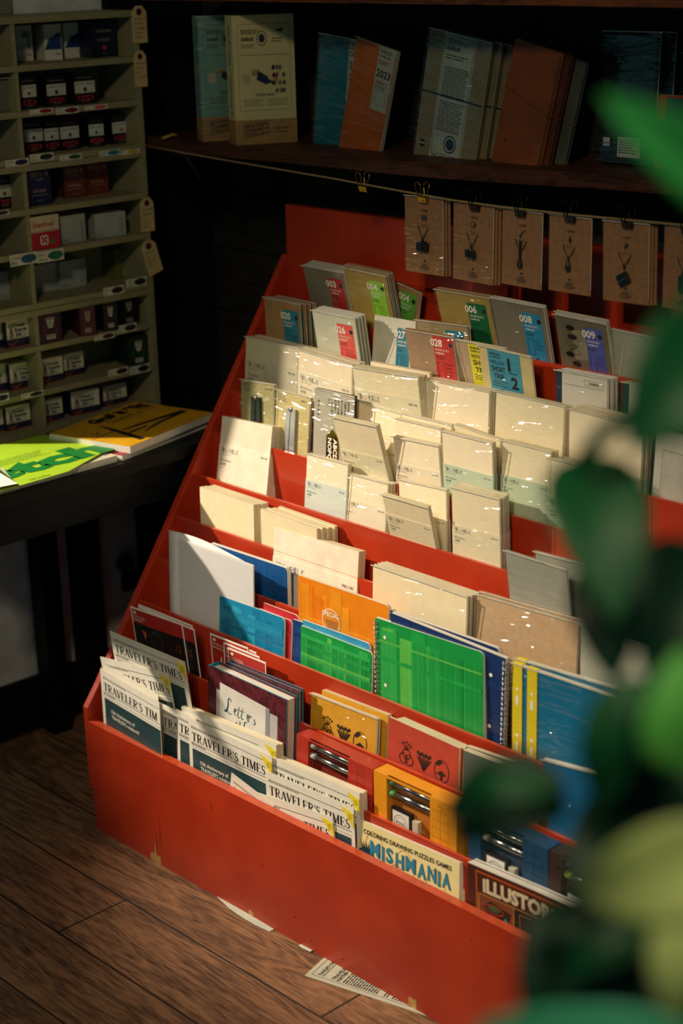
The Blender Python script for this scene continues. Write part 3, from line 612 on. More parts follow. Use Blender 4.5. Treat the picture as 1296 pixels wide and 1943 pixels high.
goods('spiral_notebook', 'navy spiral notebook with white pages, rearmost behind the green one', 'spiral notebook', 3, (740, 1158), (948, 1232), plaid(DBS, [mat('#1b3a76', .4), mat('#142e60', .4)], seed=15, deco=lambda r, w, h, t: coil(r, w, h, t)), t=.008, off=.022, lean=1)
def ypad(name, M, w, h, t, label, cat, group):
    root = empty(name, M, label, cat, group); b = MB(); b.box(0, 0, 0, w, t, h, mat('#1673a4', .3, .08, 6, coat=.4), sides=PAGESW)
    for i in range(14): b.stroke([(w*.12, h*(.5-.028*i)), (w*.5, h*(.51-.028*i)), (w, h*(.495-.028*i))], .0003, .0009, .0003, mat('#2f8fb8', .4), -.0005)
    child(b, 'cover', root); b = MB(); YB = mat('#e2cf20', .45, .04, 40)
    b.box(0, -.0007, .002, .019, t+.0007, h+.0007, YB); b.rect(.019, .002, .0205, h, INKG, -.0008)
    for i in range(4):
        z = h-.040-i*.075; b.disc(.0095, z, .003, INKW, -.0010); b.poly([(.0095+.0030*math.cos(a*PI/8), z-.018+(.005 if 0 <= a <= 8 else -.005)+.0030*math.sin(a*PI/8)) for a in range(16)], INKW, -.0010)
    b.rect(.002, .03, w*.1, .05, mat('#7fae2c', .5), -.0009); child(b, 'punched_binding', root); film(root, w, h, t, FILMH); return root
goods('writing_pad', 'blue wrapped pad with punched yellow binding strip', 'writing pad', 3, (1001, 1266), (1215, 1338), ypad, t=.006, lean=1, off=0)
goods('writing_pad', 'blue wrapped pad with yellow binding, shifted left behind the front pad', 'writing pad', 3, (973, 1257), (1187, 1329), ypad, t=.006, off=.010, lean=1)
goods('writing_pad', 'blue wrapped pad with yellow binding, third and rearmost of the pads', 'writing pad', 3, (980, 1249), (1225, 1322), ypad, t=.006, off=.020, lean=1)
# ------------------------------------------------------------------ slot 2: cards and leaflets
CRD = mat('#b02a20', .5, .06, 40)
def leaflet(dark):
    def make(name, M, w, h, t, label, cat, group):
        b = MB(); b.box(0, 0, 0, w, t, h, WHITE); b.rect(.003, .003, w-.002, h-.003, CRD, -.0003)
        if dark:
            b.rect(.003, .003, w-.002, h-.030, mat('#10191c', .4, .2, 20, coat=.3), -.0005); b.ring(w*.45, h-.055, .018, .002, mat('#27405c'), -.0008); b.poly([(w*.18, h-.04), (w*.26, h-.046), (w*.22, h-.06)], mat('#c06a22'), -.0008); b.text('15', w*.82, h-.06, .014, mat('#8a4a26'), -.0008)
        b.disc(.012, h-.009, .004, INKW, -.0008, 8, .003); b.text('ロイヒトゥルム', .006, h-.020, .0055, INKW, -.0008, maxw=.035); b.lines(.006, .034, h-.023, h-.027, 1, INKW, -.0008)
        return tag(b.build(name, M=M), label, cat, group)
    return make
goods('leaflet', 'red and black leaflet at the left end, foremost of the pair', 'leaflet', 2, (247, 1150), (345, 1184), leaflet(True), t=.0012, BL=(256, 1205), off=0)
goods('leaflet', 'red and black leaflet peeping out right behind the foremost one', 'leaflet', 2, (262, 1150), (368, 1194), leaflet(True), t=.0012, off=.004, BR=(381, 1287))
goods('leaflet', 'white-backed leaflet behind the red and black pair', 'leaflet', 2, (262, 1146), (364, 1187), leaflet(True), t=.0012, off=.007, lean=-6)
for i, (tl, tr, off) in enumerate((((432, 1228), (504, 1257), .003), ((424, 1218), (492, 1246), .006), ((418, 1209), (486, 1238), .009), ((398, 1201), (470, 1229), .014))):
    goods('red_card', ['red leaflet card fully shown', 'red leaflet card second from the right', 'red leaflet card third from the right', 'red leaflet card furthest left'][i]+' behind the thick letters book', 'card', 2, tl, tr, leaflet(False), t=.0008, off=off, lean=1 if i < 3 else -2)
ICON = mat('#241a10', .6)
def icons(b, w, h):
    s = w/.125; y = -.0005; cx, cz = w*.27, h-.042*s
    for a in (90, 210, 330): b.ring(cx+.006*s*math.cos(math.radians(a+0)), cz-.004*s-.005*s*math.sin(math.radians(a))*-1, .007*s, .0013*s, ICON, y, 14)
    for k in range(-2, 3): b.stroke([(cx, cz+.006*s), (cx+k*.004*s, cz+.018*s-abs(k)*.002*s)], .001*s, .0012*s, .0006*s, ICON, y); b.disc(cx+k*.004*s, cz+.018*s-abs(k)*.002*s, .0015*s, ICON, y, 6)
    cx = w*.52
    for k in range(-3, 4):
        b.stroke([(cx, cz-.012*s), (cx+k*.004*s, cz+.006*s)], .0016*s, .0022*s, .002*s, ICON, y); b.disc(cx+k*.0035*s, cz+.009*s+.002*s*(k % 2), .0026*s, ICON, y, 7)
    cx = w*.77; b.ring(cx, cz-.001*s, .0125*s, .0011*s, ICON, y, 20, .0155*s)
    b.poly([(cx-.009*s, cz-.006*s), (cx, cz+.0), (cx+.009*s, cz-.005*s), (cx+.002*s, cz-.007*s), (cx+.002*s, cz-.014*s), (cx-.002*s, cz-.014*s), (cx-.002*s, cz-.008*s)], ICON, y)
    b.poly([(cx-.012*s, cz+.006*s), (cx-.004*s, cz+.014*s), (cx+.002*s, cz+.012*s), (cx-.006*s, cz+.005*s)], ICON, y)
    cz -= .032*s
    b.poly([(w*.24, cz), (w*.30, cz), (w*.27, cz+.013*s)], ICON, y); b.disc(w*.5, cz+.004*s, .007*s, ICON, y, 10); b.disc(w*.57, cz+.004*s, .007*s, ICON, y, 10); b.ring(w*.78, cz, .008*s, .002*s, ICON, y)
GOLDC = mat('#cf9a25', .55, .06, 60)
goods('greeting_card', 'golden yellow notebook with three black flower icons', 'notebook', 2, (591, 1315), (715, 1363), plainbook(GOLDC, PAGES, True, icons), t=.004, n=2, BR=(712, 1429))
goods('greeting_card', 'golden yellow notebook set back behind the two front ones', 'notebook', 2, (611, 1309), (736, 1357), plainbook(GOLDC, PAGES), t=.004, n=3, off=.014, lean=6)
REDC = mat('#b8412f', .6, .06, 60)
goods('greeting_card', 'brick red notebook with black flower icons', 'notebook', 2, (738, 1360), (872, 1420), plainbook(REDC, PAGES, False, icons), t=.004, n=1, lean=2)
goods('greeting_card', 'cream-edged brick red notebook behind the front red one', 'notebook', 2, (752, 1364), (880, 1421), plainbook(REDC, PAGES), t=.005, n=3, off=.006, lean=2.5)
GRC = mat('#56625a', .6, .06, 40)
goods('greeting_card', 'grey green notebook, foremost right of the red ones', 'notebook', 2, (879, 1423), (1004, 1469), plainbook(GRC, PAGES), t=.005, n=2, lean=1)
goods('greeting_card', 'grey green notebook fanned behind the foremost one', 'notebook', 2, (884, 1416), (1012, 1458), plainbook(GRC, PAGES), t=.004, n=2, off=.014, lean=2)
goods('blue_pad', 'tall blue pad right of the grey green notebooks, behind the plant', 'pad', 2, (1030, 1440), (1245, 1500), plainbook(mat('#12679a', .4, .08, 8), PAGESW, True), t=.008, n=1, lean=0)
# ------------------------------------------------------------------ slot 1: thick book and pen boxes
MAR = wood('maroon_boards', '#3a141c', '#6b2a34', rough=.4, dirx=False, bump=0)
def letters(name, M, w, h, t, label, cat, group):
    root = empty(name, M, label, cat, group)
    b = MB(); b.box(.002, .003, .002, w-.004, t-.003, h-.004, PAGESW, sides=PAGESW); child(b, 'pages', root)
    TL_ = mat('#1c86a6', .4)
    for nm, y0, y1 in (('front_cover', 0, .0028), ('back_cover', t-.0028, t)):
        b = MB(); b.box(0, y0, 0, w, y1, h, MAR, sides=TL_)
        if y0 == 0:
            P = mat('#d8d7d2', .7, .05, 40); P2 = mat('#b5b4b8', .7, .08, 30)
            b.rect(w*.10, h*.2, w*.9, h-.037, P2, -.0003); b.poly([(w*.15, h*.2), (w*.80, h*.2), (w*.80, h-.030), (w*.15, h-.022)], P, -.0006); b.rect(w*.75, h*.2, w*.80, h-.030, mat('#8d8e98', .7), -.0008)
            TI = mat('#14505c', .6); k = .80; y = -.0010
            def sc(pts, x, z, a=.0012): b.stroke([(x+p[0]*k*1.28, z+p[1]*k*1.28) for p in pts], a*.7, a*2.2, a*.7, TI, y)
            X, Z = w*.25, h-.070
            sc([(.010, .020), (.009, .025), (.005, .026), (.002, .021), (.003, .015), (.001, .006), (-.002, .0), (-.006, -.001), (-.005, .002), (.0, .001), (.006, -.002), (.013, -.001)], X, Z, .0016)
            for ch in (0, 1): sc([(0, .006), (.004, .008), (.005, .012), (.002, .013), (0, .007), (.002, .001), (.006, .002)], X+(.018+ch*.033)*k*1.28, Z-.001)
            for ch in (0, 1): sc([(.004, .020), (.0, .002), (.002, -.001), (.006, .002)], X+(.027+ch*.009)*k*1.28, Z-.001); sc([(-.003, .013), (.009, .014)], X+(.027+ch*.009)*k*1.28, Z-.001)
            sc([(0, .0), (.002, .011), (.006, .012), (.009, .010)], X+.055*k*1.28, Z-.001); sc([(.004, .010), (0, .008), (.004, .004), (.002, .0), (-.004, .001)], X+.068*k*1.28, Z-.001)
            Z2 = Z-.034*k
            sc([(0, .0), (.004, .01), (.002, .012), (-.003, .006), (.004, .0)], X+.012*k, Z2, .0012); sc([(.004, -.004), (.006, .012), (.010, .016), (.008, .01)], X+.02*k, Z2)
            sc([(0, -.006), (.004, .020), (.010, .0), (.016, .022), (.022, .024)], X+.038*k, Z2, .0016); sc([(0, .004), (.003, .008), (.006, .003), (.002, .0)], X+.068*k, Z2); sc([(.003, .014), (.0, .0), (.005, .0)], X+.08*k, Z2); sc([(-.03, -.006), (.03, -.007)], X+.07*k, Z2, .002)
        child(b, nm, root)
    b = MB(); b.box(-.003, 0, 0, 0, t, h, MAR, sides=TL_); child(b, 'spine', root)
    return root
goods('hardback_book', 'thick maroon hardback book with brush-lettered paper label', 'book', 1, (397, 1262), (543, 1328), letters, t=.026, BR=(541, 1421), off=0)
goods('hardback_book', 'slimmer grey-paged hardback standing behind the maroon book', 'book', 1, (432, 1256), (566, 1310), letters, t=.012, off=.028, lean=3.3)
def penbox(col, dark, slug=None, tips=('#9aa0a0', '#a9abab'), pic=True):
    def make(name, M, w, h, t, label, cat, group):
        root = empty(name, M, label, cat, group); m = mat(col, .45, .05, 40, coat=.15); lw = mat(dark, .5)
        wx0, wx1 = w*.16, w*.69; wz0, wz1 = h-.120, h-.004
        b = MB(); b.box(0, 0, 0, wx0, t, h, m); b.box(wx1, 0, 0, w, t, h, m); b.box(wx0, 0, wz1, wx1, .001, h, m); b.box(wx0, .006, h-.001, wx1, t, h, m); b.box(wx0, 0, 0, wx1, .001, wz0, m)
        b.box(wx0, t-.001, 0, wx1, t, h, m); b.box(wx0, .012, 0, wx1, .013, h-.002, mat(dark, .6))
        for i in range(5):
            for j in range(2): b.frame(wx1+.004+j*.017, h-.02-i*.015, wx1+.021+j*.017, h-.006-i*.015, .0003, lw, -.0003)
        b.T = Matrix.Translation((0, 0, h)) @ Matrix.Rotation(-PI/2, 4, 'X'); b.text('■■■', w*.86, -t*.6, .004, lw, -.0004, maxw=.012); b.T = Matrix.Identity(4)
        child(b, 'box_body', root)
        for i, tp in enumerate(tips):
            z = h-.012-i*.018; b = MB(); b.cyl((wx0+.002, .0070, z), (1, 0, 0), .0052, wx1-wx0-.004, STEEL, 16); b.cyl((wx0+.0015, .0070, z), (1, 0, 0), .0054, .012, mat(tp, .4), 14); child(b, 'pen', root, smooth=True)
        if pic:
            b = MB(); b.box(wx0+.006, .004, h-.098, wx0+.048, .011, h-.052, BLACK); b.rect(wx0+.009, h-.094, wx0+.044, h-.056, WHITE, .0036); b.ring(wx0+.026, h-.075, .014, .0008, INKG, .0033); b.ring(wx0+.026, h-.075, .010, .0004, INKG, .0033); b.text('PENS', wx0+.026, h-.078, .006, INKG, .0033, align='c'); child(b, 'ink_tin', root)
            b = MB(); b.box(wx0+.052, .003, h-.098, wx0+.064, .011, h-.06, mat('#c9c3b0', .5)); child(b, 'cartridge_card', root)
        b = MB(); b.rect(wx0, wz0, wx1, wz1, FILM, .0005); child(b, 'clear_window', root)
        return root
    return make
goods('pen_box', 'red pen box with silver pens behind a clear window', 'pen box', 1, (563, 1392), (707, 1460), penbox('#b03020', '#7a1c12', pic=False), t=.030, BR=(705, 1538))
goods('pen_box', 'orange pen box with green-tipped pens and a round-stamped tin', 'pen box', 1, (709, 1461), (866, 1533), penbox('#e89a1c', '#b06a10', tips=('#4a6a3a', '#5aa850')), t=.030, BR=(866, 1605))
goods('pen_box', 'navy blue pen box half hidden behind the magazines', 'pen box', 1, (888, 1545), (1040, 1612), penbox('#124468', '#0a2c48'), t=.030, lean=0)
goods('pen_box', 'dark brown pen box with green-tipped pen right of the navy one', 'pen box', 1, (1043, 1613), (1200, 1690), penbox('#3a2424', '#5a3a3a', tips=('#2c3a3c', '#8fb04a')), t=.030, lean=0)
# ------------------------------------------------------------------ slot 0: newspapers and magazines
NP = mat('#e5e3d9', .85, .04, 60)
def newspaper(name, M, w, h, t, label, cat, group, fullw=.212):
    W_ = max(w, .12) if fullw is None else fullw
    b = MB(); b.box(0, 0, 0, w, t, h, NP, sides=PAGES)
    def clipx(x): return min(x, w-.001)
    y = -.0003; z = h-.014
    b.rect(.007, z, clipx(W_-.006), z+.0009, INK, y)
    b.lines(.007, clipx(.085), z-.0015, z-.004, 1, INK, y, t=.5, seed=1)
    size = .0165; s = "TRAVELER'S TIMES"; pen = 0; total = sum(GL[c][1]+.06 for c in s)*size; sx = (W_-.018)/total; out = ''
    for c in s:
        a = (GL[c][1]+.06)*size*sx
        if .009+pen+a > w: break
        out += c; pen += a
    b.serif(out, .009, z-.0265, size, INK, y, sx=sx)
    b.rect(.007, z-.0305, clipx(W_-.006), z-.0295, INK, y); b.lines(.007, clipx(.06), z-.032, z-.035, 1, INK, y, t=.6, seed=2); b.rect(.007, z-.0375, clipx(W_-.006), z-.0369, INK, y)
    b.rect(.009, .004, clipx(W_-.008), z-.0415, TEALP, y)
    if w > .10:
        b.text('15th Anniversary of', .030, z-.066, .0072, INKW, y-.0003, bold=.008, maxw=min(.075, w-.032)); b.text("TRAVELER'S notebook!", .030, z-.077, .0072, INKW, y-.0003, bold=.008, maxw=min(.088, w-.032))
    if w > W_-.012:
        b.poly([(w-.030, h-.004), (w-.001, h-.010), (w-.001, h-.037)], YEL, y-.0006); b.lines(w-.013, w-.003, h-.014, h-.024, 3, mat('#8a7a18'), y-.0009)
    return tag(b.build(name, M=M), label, cat, group)
def paper(label, tl, tr, **k): return goods('newspaper', label, 'newspaper', 0, tl, tr, newspaper, t=k.pop('t', .0012), **k)
NG = 'folded newspapers in the front tray'
paper('folded newspaper standing rearmost at the left, tilted beside the red leaflets', (208, 1197), (350, 1256), off=.030, BR=(362, 1330), group=NG)
paper('folded newspaper, middle of the three at the left end', (190, 1246), (319, 1278), off=.018, BR=(328, 1325), group=NG)
paper('folded newspaper slid behind the far left front one', (196, 1260), (300, 1318), off=.0045, lean=0, group=NG)
paper('folded newspaper at the far left front with anniversary text', (190, 1268), (302, 1333), BL=(197, 1373), yaw=-3, group=NG)
paper('newspaper showing only three title letters, right of the far left one', (303, 1333), (352, 1357), off=.0055, lean=.9, group=NG)
paper('newspaper showing only two title letters, left of the central one', (334, 1345), (372, 1364), off=.004, lean=.9, group=NG)
paper('central front newspaper with anniversary text, partly covered at right', (357, 1361), (516, 1436), lean=.9, off=.0022, group=NG)
goods('newspaper', 'folded newspaper in the bundle behind the central one', 'newspaper', 0, (344, 1340), (524, 1414), newspaper, t=.003, n=4, step=.0040, off=.0075, lean=1, group=NG)
goods('newspaper', 'folded newspaper with yellow corner in the right-hand bundle', 'newspaper', 0, (512, 1434), (682, 1506), newspaper, t=.0022, n=5, step=.0034, off=.006, lean=1, group=NG)
paper('newspaper with full title and yellow corner, front right', (503, 1462), (671, 1533), off=.0005, lean=1, group=NG)
paper('low newspaper whose right half shows above the red front board', (468, 1497), (631, 1551), off=-.003+.0035, lean=0, group=NG)
goods('newspaper', 'crooked newspaper corner poking up in front of the central one', 'newspaper', 0, (439, 1466), (520, 1528), newspaper, t=.001, off=0, lean=-2, size=.11, group=NG)
def mishmania(name, M, w, h, t, label, cat, group):
    b = MB(); b.box(0, 0, 0, w, t, h, mat('#efe3a8', .5, .03, 30), sides=PAGESW); y = -.0004; TB_ = mat('#2a86a8', .45); ORG = mat('#e8c23a', .5); RE = mat('#d0312a', .5); NV = mat('#1d3a52', .5)
    for i in range(3): b.ring(w*(.18+.3*i), h-.04-.01*i, .02, .0012, mat('#e0a840'), y, 20, .03)
    b.text('COLORING DRAWING PUZZLES GAMES', w*.5, h-.019, .0075, INK, y-.0002, bold=.02, align='c', maxw=w*.86)
    x = w*.14
    for i, c in enumerate('MISHMANIA'):
        adv = {'M': 1.2, 'I': .42}.get(c, .98)*.0215*(w/.2186); zz = h-.050-(.002 if i % 2 else 0)
        b.text(c, x-.0004, zz-.0005, .0235, INK, y-.0003, bold=.035, maxw=adv*.86); b.text(c, x, zz, .0228, TB_, y-.0006, bold=.03, maxw=adv*.80); x += adv
    b.disc(w*.1, h-.082, .028, NV, y-.0004, 18, .040)
    for k in range(5): b.poly([(w*.1-.008+k*.004-.002, h-.045), (w*.1-.014+k*.007, h-.030), (w*.1-.008+k*.004+.002, h-.045)], NV, y-.0004)
    b.ring(w*.40, h-.062, .012, .0012, RE, y-.0003); b.poly([(w*.38, h-.078), (w*.46, h-.078), (w*.42, h-.064)], RE, y-.0003)
    b.disc(w*.62, h-.093, .032, ORG, y-.0005, 22, .028); b.disc(w*.64, h-.078, .006, WHITE, y-.0008); b.disc(w*.64, h-.078, .0025, INK, y-.0010); b.stroke(arc(w*.64, h-.092, .012, .004, 200, 350), .0008, .002, .0008, INK, y-.0009)
    b.disc(w*.93, h-.098, .016, RE, y-.0005, 16, .018); b.stroke([(w*.9, h-.095), (w*.96, h-.095)], .001, .001, .001, INK, y-.0008)
    return tag(b.build(name, M=M), label, cat, group)
goods('activity_book', 'yellow activity book with blue bubble title and cartoon monsters', 'book', 0, (677, 1553), (872, 1637), mishmania, t=.0035, n=5, step=.0044, dx=.001, BR=(871, 1712))
def illustoria(name, M, w, h, t, label, cat, group):
    b = MB(); BR = mat('#4a2018', .45, .08, 30, coat=.2); b.box(0, 0, 0, w, t, h, BR, sides=PAGESW); y = -.0003; O2 = mat('#b5501f', .5); GO = mat('#a8783a', .5)
    b.frame(.016, .0, w-.004, h-.006, .003, O2, y); x = .030
    b.text('iLLUSTORiA', x, h-.036, .0215, mat('#d8c8a8', .5), y-.0005, bold=.05, maxw=w*.78)
    b.rect(.020, h-.043, w-.006, h-.041, GO, y-.0002); b.rect(.020, 0, .0225, h-.041, GO, y-.0002); b.rect(w*.44, 0, w*.45, h-.042, GO, y-.0003); b.rect(.020, h-.085, w-.006, h-.082, GO, y-.0003)
    DKB = mat('#1a1512', .5); b.rect(.0225, h-.082, w*.44, h-.043, mat('#7a4224', .5), y-.0002); b.poly([(.030, h-.060), (.045, h-.048), (w*.42, h-.056), (w*.40, h-.070), (.04, h-.072)], DKB, y-.0004)
    b.ring(w*.26, h-.060, .018, .002, mat('#a32a22'), y-.0006, 16, .007); b.disc(w*.26, h-.058, .012, mat('#3c5a2a'), y-.0008, 12, .005); b.disc(w*.37, h-.072, .004, mat('#3a7a78'), y-.0008, 8, .007); b.disc(w*.12, h-.076, .004, WHITE, y-.0008, 8, .003)
    b.rect(w*.46, h-.082, w-.008, h-.043, DKB, y-.0003); b.frame(w*.5, h-.080, w*.75, h-.048, .001, GO, y-.0005); b.disc(w*.68, h-.066, .003, INKW, y-.0007, 8, .007)
    return tag(b.build(name, M=M), label, cat, group)
goods('magazine', 'dark brown magazine with pale block title and doll house picture', 'magazine', 0, (887, 1636), (1089, 1722), illustoria, t=.004, n=4, step=.0052, BL=(889, 1719))
# ------------------------------------------------------------------ papers on the floor
def flat(name, pts, z, m, label, cat, deco=None, t=.0006):
    P = [atz(p, z) for p in pts]; b = MB(); n = len(P)
    b.add([(p.x, p.y, z) for p in P]+[(p.x, p.y, z-t) for p in P], [tuple(range(n)), tuple(reversed(range(n, 2*n)))]+[(i, n+i, n+(i+1) % n, (i+1) % n) for i in range(n)], m)
    if deco: deco(b, P)
    return tag(b.build(name), label, cat)
O = atz((578, 1851), .001); E_ = atz((790, 1921), .001); uu = (E_-O).normalized(); vv = Vector((-uu.y, uu.x, 0))
b = MB(); b.T = Matrix(((uu.x, 0, vv.x, O.x), (uu.y, 0, vv.y, O.y), (0, -1, 0, .0012), (0, 0, 0, 1)))
b.box(0, 0, 0, .30, .0010, .21, mat('#c4c6b4', .8, .04, 40)); b.frame(.008, .008, .292, .2, .0006, INK)
b.T = b.T @ Matrix.Translation((.0, 0, .0)) @ Matrix.Rotation(-PI/2, 4, 'Y')
b.text("TRAVELER'S COMPANY", .012, -.024, .006, INK, -.0004, bold=.02, maxw=.06); b.lines(.012, .07, -.027, -.031, 1, INKG)
b.text("TRAVELER'S", .012, -.050, .0065, INK, -.0004, bold=.02); b.text('PARTNER SHOP', .012, -.059, .0065, INK, -.0004, bold=.02, maxw=.05)
b.lines(.012, .09, -.064, -.13, 14, INKG, t=.5); b.lines(.012, .05, -.14, -.15, 2, INK); b.lines(.012, .09, -.155, -.25, 18, INKG, t=.5)
tag(b.build('newspaper_sheet'), 'printed newspaper sheet lying on the floor, slipped under the red rack', 'newspaper')
def sliver(pts, lab):
    P = [atz(p, .002) for p in pts]; b = MB(); vs = []; n = len(P)
    for i, p in enumerate(P): vs += [(p.x, p.y+.004, .0015+.001*math.sin(i)), (p.x, max(p.y+.05, .05), .0015)]
    vs += [(v[0], v[1], v[2]-.0008) for v in vs]; q = 2*n
    b.add(vs, [(2*i, 2*i+2, 2*i+3, 2*i+1) for i in range(n-1)]+[(q+2*i, q+2*i+1, q+2*i+3, q+2*i+2) for i in range(n-1)]+[(2*i, q+2*i, q+2*i+2, 2*i+2) for i in range(n-1)], mat('#c9c9bc', .8)); return tag(b.build('loose_sheet', smooth=True), lab, 'paper')
sliver([(408, 1702), (432, 1726), (458, 1744), (482, 1757), (508, 1768)], 'curled white paper edge poking out under the red front board')
sliver([(563, 1795), (572, 1802), (585, 1808)], 'tiny white paper corner under the red front board, near the printed sheet')
# ------------------------------------------------------------------ shelf
pts = [atz(p, 1.205) for p in ((270, 281), (350, 291), (430, 299), (540, 309), (640, 319), (740, 330), (860, 341), (1000, 350), (1120, 357), (1296, 372))]
def shelfboard(name, front, z0, z1, m, wear=None):
    b = MB(); n = len(front); vs = []
    for i, p in enumerate(front):
        j = .002*math.sin(i*2.3); vs += [(p[0], p[1]+j, z0), (p[0], p[1]-.003+j, z1-.006), (p[0], p[1]+.004+j, z1), (p[0], .719, z1), (p[0], .719, z0)]
    for i in range(n-1): b.add(vs, [(5*i+k, 5*(i+1)+k, 5*(i+1)+(k+1) % 5, 5*i+(k+1) % 5) for k in range(5)], m)
    b.add(vs, [(0, 1, 2, 3, 4), tuple(5*(n-1)+k for k in (4, 3, 2, 1, 0))], m)
    return b.build(name)
fr = [(p.x, p.y) for p in pts]+[(1.35, .43), (1.9, .43)]
tag(shelfboard('wall_shelf', fr, 1.205, 1.228, SHELFM), 'dark rough-edged wooden wall shelf above the red rack', 'shelf')
up = [(-.3+.24*i, .43+.006*math.sin(i*1.7)) for i in range(10)]
tag(shelfboard('wall_shelf', up, 1.490, 1.515, wood('worn_wood', '#35190f', '#8a4a24', rough=.5)), 'upper wooden wall shelf with worn orange edge along the top', 'shelf')
BRK = mat('#0c0e10', .5)
for nm, px, lab in (('shelf_bracket', (415, 330), 'dark iron bracket under the left part of the long shelf'), ('shelf_bracket', (1010, 40), 'dark iron bracket under the upper shelf, behind the leather notebook')):
    x = aty(px, .55).x; z = 1.205 if 'left' in lab else 1.490; b = MB(); b.box(x-.012, .70, z-.14, x+.012, .7195, z, BRK)
    b.box(x-.012, .46, z-.006, x+.012, .70, z, BRK)
    if 'left' in lab: b.tube([(x, .702, z-.12), (x, .62, z-.10), (x, .50, z-.05), (x, .47, z-.006)], .004, BRK); tag(b.build(nm), lab, 'bracket')
p = atz((308, 262), 1.232); q = atz((336, 259), 1.232); b = MB(); b.tube([(p.x, p.y, 1.2315), (p.x*.5+q.x*.5, p.y*.5+q.y*.5+.01, 1.237), (q.x, q.y, 1.2320)], .0028, mat('#b08448', .8), 8)
tag(b.build('rope_end', smooth=True), 'short pale rope end lying at the left end of the shelf', 'rope')
# things standing on the shelf: local x right, y into, z up
def stand(px_bl, px_br, px_tl, z, yaw_deg=0, lean=0):
    A = atz(px_bl, z); w_ = math.radians(yaw_deg); h = Vector((math.cos(w_), math.sin(w_), 0)); bk = Vector((-math.sin(w_), math.cos(w_), 0))
    a = math.radians(lean); v = Vector((0, 0, 1))*math.cos(a)+bk*math.sin(a); n = h.cross(v)
    B = onpl(px_br, A, n); w = (B-A).dot(h); T = onpl(px_tl, A, n); H = (T-A).dot(v); roll = (T-A).dot(h)
    y = v.cross(h); return Matrix(((h.x, y.x, v.x, A.x), (h.y, y.y, v.y, A.y), (h.z, y.z, v.z, A.z), (0, 0, 0, 1))), w, H, roll
def rolled(M, w, H, roll):
    """thing tipped sideways in its own plane, resting on its lower corner"""
    ang = math.atan2(roll, H); return M @ Matrix.Rotation(ang, 4, 'Y'), w/math.cos(ang) if abs(ang) < .5 else w, math.hypot(H, roll)
ZS = 1.2282
